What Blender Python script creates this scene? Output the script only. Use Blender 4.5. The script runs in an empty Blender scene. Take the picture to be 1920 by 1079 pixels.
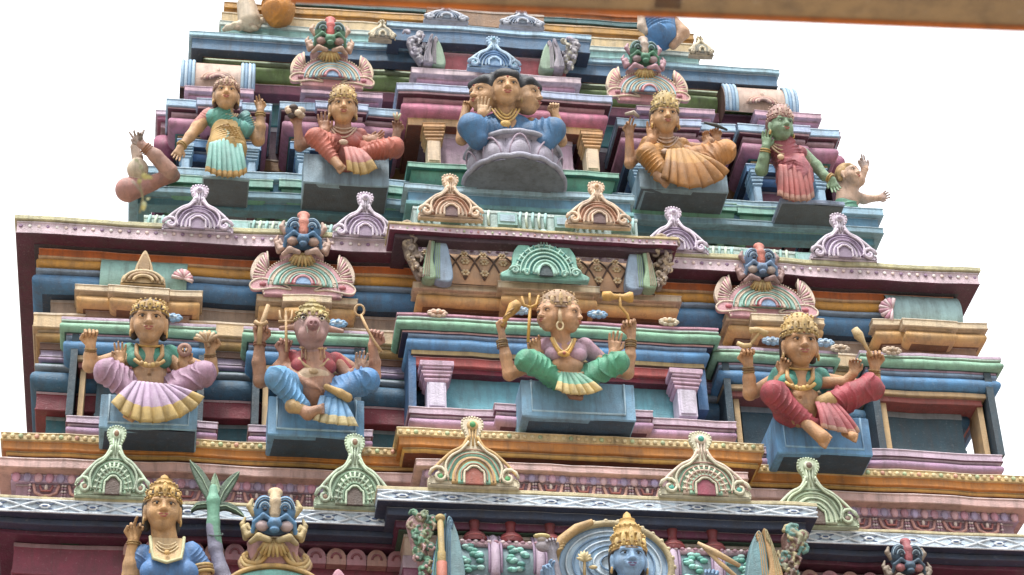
import bpy, math, random
import numpy as np
from math import sin, cos, pi, radians, sqrt
from mathutils import Vector, Matrix
random.seed(7); RNG = np.random.default_rng(7)
SC = bpy.context.scene; COL = SC.collection

# ---------------------------------------------------------------- camera
CAM = np.array([0.0, 0.0, 1.6]); FPX = 4369.0
TH, PS, RO = radians(35.103), radians(9.295), radians(2.342)
FW = np.array([cos(TH)*sin(PS), cos(TH)*cos(PS), sin(TH)])
R0 = np.array([cos(PS), -sin(PS), 0.0]); U0 = np.array([-sin(TH)*sin(PS), -sin(TH)*cos(PS), cos(TH)])
RT = R0*cos(RO) - U0*sin(RO); UP = U0*cos(RO) + R0*sin(RO)
cd = bpy.data.cameras.new('camera'); cam = bpy.data.objects.new('camera', cd); COL.objects.link(cam)
cd.sensor_width = 36.0; cd.lens = FPX/1920*36.0; cd.clip_start = 0.05; cd.clip_end = 5000
cd.dof.use_dof = True; cd.dof.focus_distance = 19.3; cd.dof.aperture_fstop = 7.5
cam.matrix_world = Matrix(((RT[0], UP[0], -FW[0], CAM[0]), (RT[1], UP[1], -FW[1], CAM[1]), (RT[2], UP[2], -FW[2], CAM[2]), (0, 0, 0, 1)))
SC.camera = cam

# ---------------------------------------------------------------- light: bright overcast day, soft high sun
SUN_EL, SUN_AZ = radians(66), radians(205)
w = bpy.data.worlds.new('World'); SC.world = w; w.use_nodes = True
nt = w.node_tree; bg = nt.nodes['Background']
sky = nt.nodes.new('ShaderNodeTexSky'); sky.sky_type = 'NISHITA'; sky.sun_disc = False
sky.sun_elevation = SUN_EL; sky.sun_rotation = SUN_AZ; sky.air_density = 1.0; sky.dust_density = 3.0
mxw = nt.nodes.new('ShaderNodeMixRGB'); mxw.inputs[0].default_value = 0.86
mxw.inputs[2].default_value = (13.2, 13.4, 13.7, 1)          # white cloud deck over the blue
nt.links.new(sky.outputs[0], mxw.inputs[1]); tcw = nt.nodes.new('ShaderNodeTexCoord'); spw = nt.nodes.new('ShaderNodeSeparateXYZ'); mrw = nt.nodes.new('ShaderNodeMapRange')      # an overcast sky is brightest overhead
mrw.inputs[1].default_value = 0.0; mrw.inputs[2].default_value = .9; mrw.inputs[3].default_value = .38; mrw.inputs[4].default_value = 1.45
vmw = nt.nodes.new('ShaderNodeVectorMath'); vmw.operation = 'SCALE'
nt.links.new(tcw.outputs['Generated'], spw.inputs[0]); nt.links.new(spw.outputs[2], mrw.inputs[0]); nt.links.new(mxw.outputs[0], vmw.inputs[0]); nt.links.new(mrw.outputs[0], vmw.inputs['Scale']); nt.links.new(vmw.outputs[0], bg.inputs[0])
bg.inputs[1].default_value = 0.08
sd = bpy.data.lights.new('sun', 'SUN'); sd.energy = 2.7; sd.angle = radians(12); sd.color = (1.0, 0.96, 0.9)
so = bpy.data.objects.new('sun', sd); COL.objects.link(so)
sdir = Vector((sin(SUN_AZ)*cos(SUN_EL), cos(SUN_AZ)*cos(SUN_EL), sin(SUN_EL)))
so.rotation_euler = sdir.to_track_quat('Z', 'Y').to_euler(); so.location = (0, 0, 40)
vs = SC.view_settings; vs.view_transform = 'Standard'; vs.look = 'None'; vs.gamma = 1; vs.exposure = 0.92
SC.cycles.max_bounces = 5; SC.cycles.diffuse_bounces = 3

# ---------------------------------------------------------------- pixel -> place
def ray(px, py): return FW*FPX + RT*(px-960) + UP*(539.5-py)
def PY(px, py, Y):                       # point seen at a pixel on the vertical plane y=Y
    d = ray(px, py); return CAM + d*((Y-CAM[1])/d[1])
def PPL(px, py, O, n, off=0.0):          # point seen at a pixel on a plane through O with normal n
    d = ray(px, py); return CAM + d*((np.dot(O-CAM, n)+off)/np.dot(d, n))
def proj(p):
    q = np.asarray(p)-CAM; z = q@FW; return 960+FPX*(q@RT)/z, 539.5-FPX*(q@UP)/z

# ---------------------------------------------------------------- materials
def lin(h):
    if not isinstance(h, str): return tuple(h)
    h = h.lstrip('#'); v = [int(h[i:i+2], 16)/255 for i in (0, 2, 4)]
    return tuple(c/12.92 if c <= .04045 else ((c+.055)/1.055)**2.4 for c in v)
MATS = {}
def paint(h, rough=.55, var=.5, bump=.5, grime=.6):
    key = (h, rough, var, bump, grime)
    if key in MATS: return MATS[key]
    m = bpy.data.materials.new('paint_'+str(h).strip('#')); m.use_nodes = True
    t = m.node_tree; N = t.nodes; Lk = t.links; b = N['Principled BSDF']
    b.inputs['Roughness'].default_value = rough; b.inputs['Specular IOR Level'].default_value = .35
    c = lin(h); l_ = .3*c[0]+.6*c[1]+.1*c[2]; c = tuple(max(0, x*.97+l_*.03)*.95+.004 for x in c); geo = N.new('ShaderNodeNewGeometry')
    def noise(scale, detail, vec=None, rg=.6):
        n = N.new('ShaderNodeTexNoise'); n.inputs['Scale'].default_value = scale; n.inputs['Detail'].default_value = detail
        n.inputs['Roughness'].default_value = rg; Lk.new(vec or geo.outputs['Position'], n.inputs['Vector']); return n
    def ramp(src, a, bb, ca, cb):
        r = N.new('ShaderNodeValToRGB'); r.color_ramp.elements[0].position = a; r.color_ramp.elements[1].position = bb
        r.color_ramp.elements[0].color = (*ca, 1); r.color_ramp.elements[1].color = (*cb, 1); Lk.new(src, r.inputs[0]); return r
    g = sum(c)/3
    n1 = noise(5.5, 5)
    k = .5*var
    r1 = ramp(n1.outputs['Fac'], .3, .72, tuple(x*(1-k)*.8+g*.2*(1-k) for x in c), tuple(min(1, x*(1+k*.5)) for x in c))
    # pale, chalky worn spots
    n2 = noise(38, 4); r2 = ramp(n2.outputs['Fac'], .60, .74, (0, 0, 0), (1, 1, 1))
    mx = N.new('ShaderNodeMixRGB'); mm = N.new('ShaderNodeMath'); mm.operation = 'MULTIPLY'; mm.inputs[1].default_value = 0.5*var
    Lk.new(r2.outputs[0], mm.inputs[0]); Lk.new(mm.outputs[0], mx.inputs[0]); Lk.new(r1.outputs[0], mx.inputs[1])
    mx.inputs[2].default_value = tuple(min(1, x*.5+.32) for x in c)+(1,)
    # rain streaks of grime, stretched down the wall
    mp = N.new('ShaderNodeMapping'); mp.inputs['Scale'].default_value = (7, 7, .9); Lk.new(geo.outputs['Position'], mp.inputs[0])
    n3 = noise(2.2, 6, mp.outputs[0], .7); r3 = ramp(n3.outputs['Fac'], .47, .72, (0, 0, 0), (1, 1, 1))
    m3 = N.new('ShaderNodeMath'); m3.operation = 'MULTIPLY'; m3.inputs[1].default_value = .8*grime; Lk.new(r3.outputs[0], m3.inputs[0])
    mx3 = N.new('ShaderNodeMixRGB'); Lk.new(m3.outputs[0], mx3.inputs[0]); Lk.new(mx.outputs[0], mx3.inputs[1])
    mx3.inputs[2].default_value = (.075, .065, .06, 1)
    Lk.new(mx3.outputs[0], b.inputs['Base Color'])
    if bump:
        n4 = noise(90, 3); n5 = noise(14, 3); ad = N.new('ShaderNodeMath'); ad.operation = 'ADD'
        Lk.new(n4.outputs['Fac'], ad.inputs[0]); Lk.new(n5.outputs['Fac'], ad.inputs[1])
        bp = N.new('ShaderNodeBump'); bp.inputs['Strength'].default_value = bump; bp.inputs['Distance'].default_value = .012
        Lk.new(ad.outputs[0], bp.inputs['Height']); Lk.new(bp.outputs[0], b.inputs['Normal'])
    MATS[key] = m; return m

# ---------------------------------------------------------------- objects
def tag(o, label=None, cat=None, group=None, kind=None):
    if label: o['label'] = label
    if cat: o['category'] = cat
    if group: o['group'] = group
    if kind: o['kind'] = kind
    return o
def empty(name, loc=(0, 0, 0), label=None, cat=None, group=None, rot=(0, 0, 0), parent=None):
    o = bpy.data.objects.new(name, None); o.empty_display_size = .1; COL.objects.link(o)
    o.location = loc; o.rotation_euler = rot
    if parent: o.parent = parent
    return tag(o, label, cat, group)
def wmat(o):
    m = o.matrix_basis.copy()
    return wmat(o.parent) @ m if o.parent else m
def mkobj(name, V, F, mats, parent=None, smooth=False, fm=None, space='local'):
    """verts (n,3), faces list; space 'world' converts world verts to the parent's space"""
    V = np.asarray(V, float).reshape(-1, 3)
    if parent is not None and space == 'world':
        M = np.array(wmat(parent).inverted()); V = V@M[:3, :3].T + M[:3, 3]
    me = bpy.data.meshes.new(name)
    if isinstance(F, np.ndarray):
        nf, k = F.shape
        me.vertices.add(len(V)); me.vertices.foreach_set('co', V.ravel())
        me.loops.add(nf*k); me.loops.foreach_set('vertex_index', F.ravel().astype(np.int32))
        me.polygons.add(nf); me.polygons.foreach_set('loop_start', np.arange(0, nf*k, k, dtype=np.int32))
        me.update(calc_edges=True)
    else: me.from_pydata(V.tolist(), [], [tuple(f) for f in F]); me.update()
    if not isinstance(mats, (list, tuple)): mats = [mats]
    for m in mats: me.materials.append(m if not isinstance(m, str) else paint(m))
    if fm is not None: me.polygons.foreach_set('material_index', np.asarray(fm, np.int32))
    if smooth: me.polygons.foreach_set('use_smooth', np.ones(len(me.polygons), bool))
    me.validate(); o = bpy.data.objects.new(name, me); COL.objects.link(o)
    if parent: o.parent = parent
    return o
class MB:
    """collects simple solids into one mesh"""
    def __init__(s): s.V = []; s.F = []; s.M = []; s.mats = []; s.sm = []
    def mi(s, m):
        if m not in s.mats: s.mats.append(m)
        return s.mats.index(m)
    def add(s, V, F, m=None, smooth=False):
        b = len(s.V); s.V += [tuple(v) for v in V]; i = s.mi(m)
        for f in F: s.F.append(tuple(b+j for j in f)); s.M.append(i); s.sm.append(smooth)
    def box(s, a, b, m, under=None):
        (x0, y0, z0), (x1, y1, z1) = a, b
        V = [(x0, y0, z0), (x1, y0, z0), (x1, y1, z0), (x0, y1, z0), (x0, y0, z1), (x1, y0, z1), (x1, y1, z1), (x0, y1, z1)]
        s.add(V, [(4, 5, 6, 7), (0, 1, 5, 4), (1, 2, 6, 5), (2, 3, 7, 6), (3, 0, 4, 7)], m)
        s.add(V[:4], [(3, 2, 1, 0)], under or m)
    def tube(s, P, r, m, n=8, closed=False):
        P = [np.asarray(p, float) for p in P]; K = len(P); rs = r if hasattr(r, '__len__') else [r]*K
        V = []; prev = None
        for i, p in enumerate(P):
            a = P[(i-1) % K] if (closed or i > 0) else p; b = P[(i+1) % K] if (closed or i < K-1) else p
            t = b-a; t = t/(np.linalg.norm(t)+1e-9)
            if prev is None:
                h = np.array([0, 1, 0]) if abs(t[1]) < .9 else np.array([1, 0, 0]); u = np.cross(t, h)
            else: u = prev - t*np.dot(prev, t)
            u /= np.linalg.norm(u)+1e-9; prev = u; v = np.cross(t, u)
            for k in range(n): q = 2*pi*k/n; V.append(p+rs[i]*(u*cos(q)+v*sin(q)))
        F = []
        for i in range(K if closed else K-1):
            for k in range(n): F.append((i*n+k, i*n+(k+1) % n, ((i+1) % K)*n+(k+1) % n, ((i+1) % K)*n+k))
        if not closed: F += [tuple(range(n))[::-1], tuple(range((K-1)*n, K*n))]
        s.add(V, F, m, True)
    def ball(s, c, r, m, n=10, k=6):
        r = r if hasattr(r, '__len__') else (r, r, r); V = [(c[0], c[1], c[2]+r[2])]
        for i in range(1, k):
            a = pi*i/k
            for j in range(n): b = 2*pi*j/n; V.append((c[0]+r[0]*sin(a)*cos(b), c[1]+r[1]*sin(a)*sin(b), c[2]+r[2]*cos(a)))
        V.append((c[0], c[1], c[2]-r[2])); L = len(V)-1; F = [(0, 1+j, 1+(j+1) % n) for j in range(n)]
        for i in range(k-2):
            for j in range(n): F.append((1+i*n+j, 1+(i+1)*n+j, 1+(i+1)*n+(j+1) % n, 1+i*n+(j+1) % n))
        F += [(L, 1+(k-2)*n+(j+1) % n, 1+(k-2)*n+j) for j in range(n)]
        s.add(V, F, m, True)
    def build(s, name, parent=None, space='local', xf=None):
        V = np.array(s.V, float)
        if xf is not None: V = xf(V)
        o = mkobj(name, V, s.F, s.mats, parent, False, s.M, space)
        o.data.polygons.foreach_set('use_smooth', np.array(s.sm, bool)); return o

def prof(kind, o, o_in, z0, z1, n=9):
    """outline (offset, z) of one moulding from its top to its bottom; o = how far it stands out"""
    h = z1-z0; e = min(.007, h*.18)
    if kind == 'b' and h > .055: return [(o_in, z1), (o-e, z1), (o, z1-e), (o, z1-.15*h), (o-.006, z1-.15*h-.004), (o-.006, z0+.12*h), (o, z0+.12*h-.004), (o, z0+e), (o-e, z0), (o_in, z0)]
    if kind == 'b': return [(o_in, z1), (o-e, z1), (o, z1-e), (o, z0+e), (o-e, z0), (o_in, z0)]
    if kind == 'r':                                         # roll under a fillet
        d = h*.5; zf = z1-.13*h; return [(o_in, z1), (o-d*.22, z1), (o-d*.22, zf), (o-d*.75, zf-.03*h)] + [(o-d+d*sin(pi*(.06+.88*i/n)), z0+h*.84*(.5+.5*cos(pi*(.06+.88*i/n)))) for i in range(n+1)] + [(o_in, z0)]
    if kind == 'q':                                         # quarter round, widest near the top
        d = h*.75; return [(o_in, z1), (o-.01, z1)] + [(o-d+d*cos(pi/2*i/n), z1-.02*h-h*.96*sin(pi/2*i/n)) for i in range(n+1)] + [(o_in, z0)]
    if kind == 'c':                                         # cove, flares to the top
        d = h*.6; return [(o_in, z1), (o, z1), (o, z1-.12*h)] + [(o-d*(sin(pi/2*i/n)), z1-.12*h-.8*h*(1-cos(pi/2*i/n))) for i in range(1, n+1)] + [(o-d, z0), (o_in, z0)]
    if kind == 's':                                         # two fillets over a roll
        return [(o_in, z1), (o, z1), (o, z1-.22*h), (o-.012, z1-.25*h), (o-.012, z1-.34*h)] + \
               [(o-.02-.25*h+.25*h*sin(pi*i/n), z1-.36*h-.62*h*(.5-.5*cos(pi*i/n))) for i in range(n+1)] + [(o_in, z0)]
def sweep(xc, hw, yb, yback, P):
    """run an outline round the left, front and right of a bay"""
    V = []; F = []; ns = max(1, int(hw*2/.16)); W = ns+3
    for (o, z) in P:
        V.append((xc-hw-o, yback, z))
        for k in range(ns+1):
            x = xc-hw-o+(2*hw+2*o)*k/ns; V.append((x, yb-o+wob(x, z, 0), z+wob(x, z, 1)))
        V.append((xc+hw+o, yback, z))
    n = len(P)
    for i in range(n-1):
        for j in range(W-1): a = i*W+j; F.append((a, a+W, a+W+1, a+1))
    F.append(tuple(range(0, n*W, W))); F.append(tuple(range(W-1, n*W, W))[::-1])
    sweep.W = W-1
    return V, F
def wob(x, z, s):                        # hand-built mouldings are never quite straight
    return .0032*(sin(x*3.1+s*2+z*1.7)+.8*sin(x*7.3+z*2.9+s)+.6*sin(x*15.7+s*4+z*5.1)) if s else .005*(sin(x*2.3+z)+.7*sin(x*6.1+z*3.3)+.5*sin(x*13.1-z*4))
# the tower and its bays
tower = empty('temple_tower', (2.9, 16, 0), 'tall painted temple tower with stepped storeys of coloured mouldings and niches', 'tower')
def stack(bay, x0, x1, xref, top, rows, Y, yback, wrow=None, name='moulding', centre=None):
    """bay: part of the tower.  x0,x1 = the pixel columns of its outer edges in row `top`; rows = (bottom pixel row, stand-out, kind, colour, under colour, name)"""
    a = PY(x0, top+(x0-xref)*.05, Y); b = PY(x1, top+(x1-xref)*.05, Y); hw = (b[0]-a[0])/2; xc = (a[0]+b[0])/2
    zt = PY(xref, top, Y-rows[0][1])[2]; out = []
    omin = min(r[1] for r in rows)-.12
    for r in rows:
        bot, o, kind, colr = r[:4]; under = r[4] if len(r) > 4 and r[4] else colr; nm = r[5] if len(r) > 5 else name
        zb = PY(xref, bot, Y-o)[2]
        P = prof(kind, o, omin, zb, zt+.002); V, F = sweep(xc, hw, Y, yback, P)
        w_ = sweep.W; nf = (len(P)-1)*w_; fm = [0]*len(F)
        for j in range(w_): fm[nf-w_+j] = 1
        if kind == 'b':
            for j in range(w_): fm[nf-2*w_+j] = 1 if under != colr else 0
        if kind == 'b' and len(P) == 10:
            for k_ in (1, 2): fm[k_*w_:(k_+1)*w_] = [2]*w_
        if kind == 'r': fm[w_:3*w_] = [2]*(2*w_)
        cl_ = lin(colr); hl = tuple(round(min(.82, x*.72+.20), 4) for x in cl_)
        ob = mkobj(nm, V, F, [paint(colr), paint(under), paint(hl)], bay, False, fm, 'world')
        if kind != 'b':
            sm = np.ones(len(F), bool); sm[:w_] = False; sm[nf-w_:] = False; ob.data.polygons.foreach_set('use_smooth', sm)
        out.append((ob, xc-hw-o, xc+hw+o, Y-o, zb, zt)); zt = zb
    return out
def bayp(label=None, name='bay'):
    o = empty(name, (0, 0, 0), None, None, None, parent=tower); o.matrix_basis = Matrix.Translation(-Vector(tower.location))
    if label: o['label'] = label
    return o
# ================================================================ architecture
YA, YB, YC = 17.7, 16.15, 15.1        # front planes of the three storeys' central bays
BK = 19.8
def dots(bay, row, r, step, colr, zf=.5, name='bead_row', ry=None, rz=None, sides=True):
    """a row of beads or petals on the face of a moulding"""
    ob, xa, xb, yf, zb, zt = row; m = MB(); n = max(2, int((xb-xa)/step)); z = zb+(zt-zb)*zf
    for i in range(n):
        x = xa+(i+.5)*(xb-xa)/n; c = colr[i % len(colr)]
        m.ball((x, yf, z), (r, ry or r*.6, rz or r), paint(c), 8, 5)
    return m.build(name, bay, 'world')

# ---- storey A (upper)
bA = bayp('upper storey wall of green, ochre and maroon mouldings behind the bays')
stack(bA, 372, 1440, 440, 84, [(100, 0, 'b', '#8a6a50'), (112, -.02, 'b', '#96502f'), (122, -.05, 'b', '#6d5530'), (146, .05, 'r', '#7d9a5c'),
      (156, -.02, 'b', '#b08a45'), (164, -.05, 'b', '#7a4a40'), (172, .03, 'b', '#8d5468'), (180, -.06, 'b', '#4a3a44'), (232, -.12, 'b', '#3f7577'),
      (300, -.14, 'b', '#4d2f3c'), (318, -.1, 'b', '#8a6438'), (330, -.12, 'b', '#5a3838'), (404, -.06, 'b', '#7b4a5c')], YA+.75, BK+1)
# blue plinth of the storey
bP = bayp('blue ledged plinth under the upper storey')
stack(bP, 262, 1630, 1000, 352, [(366, .10, 'b', '#8fb6cc'), (392, .05, 'b', '#5d8fae', '#4a7080'), (400, .08, 'b', '#7ca4b8'), (424, .0, 'b', '#4c7c8c')], YA+.22, BK+1, centre=1)
bP2 = bayp('blue plinth step under the central lotus')
stack(bP2, 768, 1176, 790, 344, [(354, .06, 'b', '#a5c6d8'), (379, .02, 'b', '#6496b4', '#3d6a72'), (384, .04, 'b', '#6fa8b0'), (410, -.02, 'b', '#41757c')], YA-.12, BK)
# central bay
b = bayp('central bay of the upper storey, pink rolls over a lilac niche')
stack(b, 776, 1083, 800, 127, [(138, .03, 'b', '#d9c4cc'), (154, -.03, 'r', '#c79ab2')], YA+.3, BK)
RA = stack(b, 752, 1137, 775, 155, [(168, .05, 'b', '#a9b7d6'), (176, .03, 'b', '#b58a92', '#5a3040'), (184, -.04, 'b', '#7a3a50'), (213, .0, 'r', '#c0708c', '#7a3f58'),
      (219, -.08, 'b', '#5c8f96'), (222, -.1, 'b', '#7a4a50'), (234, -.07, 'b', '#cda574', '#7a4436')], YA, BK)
stack(b, 780, 1110, 775, 234, [(246, -.16, 'b', '#8a4a38'), (306, -.17, 'b', '#b496ac', None, 'niche_wall')], YA, BK)
stack(b, 776, 1145, 790, 303, [(313, .07, 'b', '#86c0ac', '#2f6a58', 'ledge'), (337, .03, 'q', '#5a9a80', '#244f48', 'ledge')], YA-.02, BK)
def pillar(bay, x, top, bot, wpx, Y, cap, shaft, lab=None):
    """a niche pillar: shaft, and a capital of three stacked fillets"""
    t = PY(x, top, Y); bb = PY(x, bot, Y); s = .00447*1.08; hw = wpx*s/2; m = MB(); H = t[2]-bb[2]
    c = MB(); z = t[2]; xx = t[0]
    xc = t[0]
    m.box((xc-hw*.62, Y, bb[2]-.01), (xc+hw*.62, Y+.2, t[2]-H*.42), paint(shaft))
    m.box((xc-hw*.50, Y-.012, bb[2]+.01), (xc+hw*.50, Y+.1, t[2]-H*.45), paint(shaft))
    o = m.build('pillar', bay, 'world')
    for k, (f0, f1, ww) in enumerate([(0, .12, 1.12), (.12, .17, .95), (.17, .27, 1.03), (.27, .32, .9), (.32, .43, .82)]):
        V, F = sweep(xc, hw*ww-.02, Y-.03+k*.008, Y+.2, prof('r' if k in (2, 4) else 'b', .02, -.01, t[2]-H*f1, t[2]-H*f0+.002)); c.add(V, F, paint(cap))
    p = c.build('capital', o, 'world'); return o
for x, t0, b0 in ((813, 235, 303), (1108, 250, 318)): pillar(b, x, t0, b0, 42, YA-.06, '#c89a68', '#d6bfa0')
# the barrel roof of the central bay is built below

def side_bay(x0, x1, tops, Y, lab, low=('#5d8fae',), body='#a66e8a', niche='#7b4a5c', pil='#8fb2cc', led='#6fa890', ped=None):
    b = bayp(lab); t = tops; xr = x0+6
    mid = (x0+x1)/2; w_ = x1-x0
    stack(b, x0+w_*.17, x1-w_*.17, xr+w_*.17, t[0], [(t[0]+10, .02, 'b', '#c9a3b5'), (t[0]+24, -.02, 'r', '#b27e98')], Y+.22, BK)
    stack(b, x0, x1, xr, t[1], [(t[1]+14, .03, 'b', '#9dbcd6'), (t[1]+20, .01, 'b', '#b08a92', '#5f3448'), (t[1]+30, -.06, 'b', '#6d3850'), (t[1]+58, .0, 'r', body, '#5f2c46'),
          (t[1]+64, -.08, 'b', '#4f8080'), (t[1]+74, -.1, 'b', '#b3966c', '#3b4c60')], Y, BK)
    stack(b, x0+w_*.3, x1-w_*.3, xr+w_*.3, t[1]-4+w_*.015, [(t[1]+12, .03, 'b', '#a8b8d8'), (t[1]+20, .01, 'b', '#b9909a', '#5f3448'), (t[1]+30, -.06, 'b', '#6d3850'), (t[1]+58, .0, 'r', body, '#5f2c46')], Y-.08, BK)
    stack(b, x0+8, x1-8, xr, t[1]+74, [(t[1]+90, -.03, 'b', '#5580a8', '#2c3c58'), (t[1]+112, -.08, 'r', '#41699a', '#2c3c58'), (t[2], -.2, 'b', niche, None, 'niche_wall')], Y, BK)
    stack(b, x0+2, x1-2, xr, t[2]-4, [(t[2]+12, .05, 'b', '#86bcae', '#2f6a58', 'ledge'), (t[2]+38, .02, 'q', led, '#26504a', 'ledge')], Y-.03, BK)
    for xx in (x0+w_*.17, x1-w_*.17): pillar(b, xx, t[1]+88+(xx-xr)*.05, t[2]+(xx-xr)*.05, 26, Y-.02, pil, pil)
    return b
side_bay(318, 505, (160, 184, 330), YA+.2, 'left end bay of the upper storey with blue pillars')
side_bay(530, 752, (165, 190, 340), YA+.2, 'second bay from the left on the upper storey')
side_bay(1160, 1372, (197, 220, 372), YA+.2, 'fourth bay of the upper storey, right of the centre')
side_bay(1386, 1566, (206, 232, 388), YA+.2, 'right end bay of the upper storey with blue pillars')
b = bayp('stepped pink corner of the upper storey at the left'); stack(b, 296, 330, 300, 205, [(214, .02, 'b', '#b9a5b5'), (224, 0, 'b', '#8d4f68'), (300, .02, 'r', '#9a4f70'), (352, -.02, 'b', '#5a2f48')], YA+.55, BK+1)
b = bayp('stepped pink corner of the upper storey at the right'); stack(b, 1540, 1572, 1560, 246, [(256, .02, 'b', '#b9a5b5'), (266, 0, 'b', '#8d4f68'), (330, .02, 'r', '#9a4f70'), (400, -.02, 'b', '#5a2f48')], YA+.55, BK+1)

# ---- top cornice above storey A and what shows over it
b = bayp('blue cornice over the upper storey')
stack(b, 366, 1446, 550, 70, [(78, .06, 'b', '#9cc3d4'), (104, .03, 'b', '#4d7190', '#3d4c60', 'cornice')], YA+.52, BK+1.5)
stack(b, 733, 1098, 745, 40, [(49, .05, 'b', '#a2c4da'), (76, .03, 'b', '#4d6f90', '#38485e', 'cornice')], YA+.30, BK+1)
stack(b, 420, 1300, 700, 22, [(34, 0, 'b', '#b98a3c'), (46, -.02, 'b', '#a97830'), (60, .02, 'b', '#c6ae80'), (66, .04, 'b', '#b9c6c0'), (80, .02, 'b', '#98c4c0')], YA+.75, BK+2)
stack(b, 545, 1210, 700, -30, [(0, .02, 'b', '#b0642c'), (12, 0, 'b', '#a8622c'), (18, .03, 'b', '#3f6a70'), (24, 0, 'b', '#c49440'), (46, .02, 'b', '#b9862f')], YA+1.2, BK+2)
stack(b, 800, 1020, 820, 14, [(44, 0, 'b', '#8c6a4c')], YA+.6, BK+2)

# ---- storey B (middle)
bB = bayp('middle storey wall of orange, blue and cream mouldings')
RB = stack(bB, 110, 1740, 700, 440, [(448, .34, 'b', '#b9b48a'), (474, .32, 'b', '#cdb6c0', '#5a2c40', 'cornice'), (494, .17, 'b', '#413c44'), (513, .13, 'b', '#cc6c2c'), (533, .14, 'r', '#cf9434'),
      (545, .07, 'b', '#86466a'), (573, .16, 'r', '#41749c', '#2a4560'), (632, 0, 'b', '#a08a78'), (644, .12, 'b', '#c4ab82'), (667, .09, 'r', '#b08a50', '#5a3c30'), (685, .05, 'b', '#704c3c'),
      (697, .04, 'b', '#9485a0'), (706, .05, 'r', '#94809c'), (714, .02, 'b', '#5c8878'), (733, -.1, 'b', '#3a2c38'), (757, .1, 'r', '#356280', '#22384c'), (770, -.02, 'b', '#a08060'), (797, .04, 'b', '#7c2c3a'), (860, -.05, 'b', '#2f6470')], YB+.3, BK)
dots(bB, RB[1], .017, .075, ['#8f7090', '#e4dcd8', '#e0c8c0'], .62, ry=.006)
# projecting centre of the cornice with its frieze ground
bC = bayp('projecting centre of the pink and white cornice')
RC = stack(bC, 736, 1262, 760, 417, [(421, .04, 'b', '#c4b07c'), (433, .03, 'b', '#d2b8c4', '#6a2c44', 'cornice'), (447, -.02, 'b', '#4c3844')], YB-.3, BK)
dots(bC, RC[1], .012, .06, ['#c08a8a', '#e8e0dc', '#a9b48c', '#b48ab0'], .5, ry=.006)
stack(bC, 780, 1250, 790, 452, [(475, -.28, 'b', '#4c3440'), (530, -.3, 'b', '#6a4038')], YB-.1, BK)
FR = stack(bC, 770, 1200, 800, 388, [(424, -.02, 'b', '#a4bcb8', None, 'frieze')], YB-.14, BK)
FL = stack(bB, 270, 1640, 480, 414, [(450, .0, 'b', '#a8c0b8', None, 'frieze')], YB+.06, BK)
def scrolls(bay, xa, xb, yf, zb, zt, cols, step=.2, name='frieze_panel'):
    """carved panels between beaded strips"""
    n = max(1, int((xb-xa)/step)); h = zt-zb
    m = MB()
    for i in range(n):
        x = xa+(i+.5)*(xb-xa)/n; hw = (xb-xa)/n*.36
        m.tube([(x-hw, yf-.01, zt-.1*h), (x-hw*.8, yf-.02, zb+.35*h), (x-hw*.3, yf-.025, zb+.15*h), (x+hw*.3, yf-.025, zb+.15*h), (x+hw*.8, yf-.02, zb+.35*h), (x+hw, yf-.01, zt-.1*h)], h*.09, paint(cols[0]))
        m.tube([(x-hw*.5, yf-.008, zt-.15*h), (x-hw*.35, yf-.015, zb+.5*h), (x+hw*.35, yf-.015, zb+.5*h), (x+hw*.5, yf-.008, zt-.15*h)], h*.07, paint(cols[1]))
        m.ball((x, yf-.01, zb+.12*h), (hw*.45, .03, h*.12), paint(cols[2]), 8, 5)
        m.ball((x, yf-.01, zt-.28*h), (hw*.16, .02, h*.2), paint(cols[3]), 8, 5)
        for s in (-1, 1):
            xx = x+s*(xb-xa)/n*.46
            for q in range(5): m.ball((xx, yf-.006, zb+h*(.12+.19*q)), (.013, .014, h*.085), paint(cols[4+q % 2]), 6, 4)
    return m.build(name, bay, 'world')
def ribs(bay, xa, xb, yf, zb, zt, cols, name='frieze_rib'):
    m = MB(); h = zt-zb; n = int((xb-xa)/.055)
    for i in range(n):
        x = xa+(i+.5)*(xb-xa)/n; k = i % 9
        if k in (3, 4, 5, 6):
            if k == 4: m.box((x-.03, yf-.03, zb+.12*h), (x+.14, yf+.02, zt-.2*h), paint(cols[0])); m.box((x-.012, yf-.038, zb+.28*h), (x+.12, yf, zt-.34*h), paint(cols[1]))
            continue
        m.tube([(x+.008, yf, zt-.04*h), (x-.006, yf-.028, zb+.5*h), (x, yf-.03, zb+.02*h)], .013, paint(cols[2 if i % 2 else 0]), 6)
    return m.build(name, bay, 'world')
f = FR[0]; ribs(bC, f[1]+.02, f[2]-.02, f[3], f[4]+.02, f[5], ['#8cb8b4', '#9cbccc', '#b4c4b4'])
f = FL[0]; ribs(bB, f[1]+.02, f[2]-.02, f[3], f[4]+.03, f[5], ['#84b0a8', '#94bcbc', '#b0c0a8'])

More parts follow.
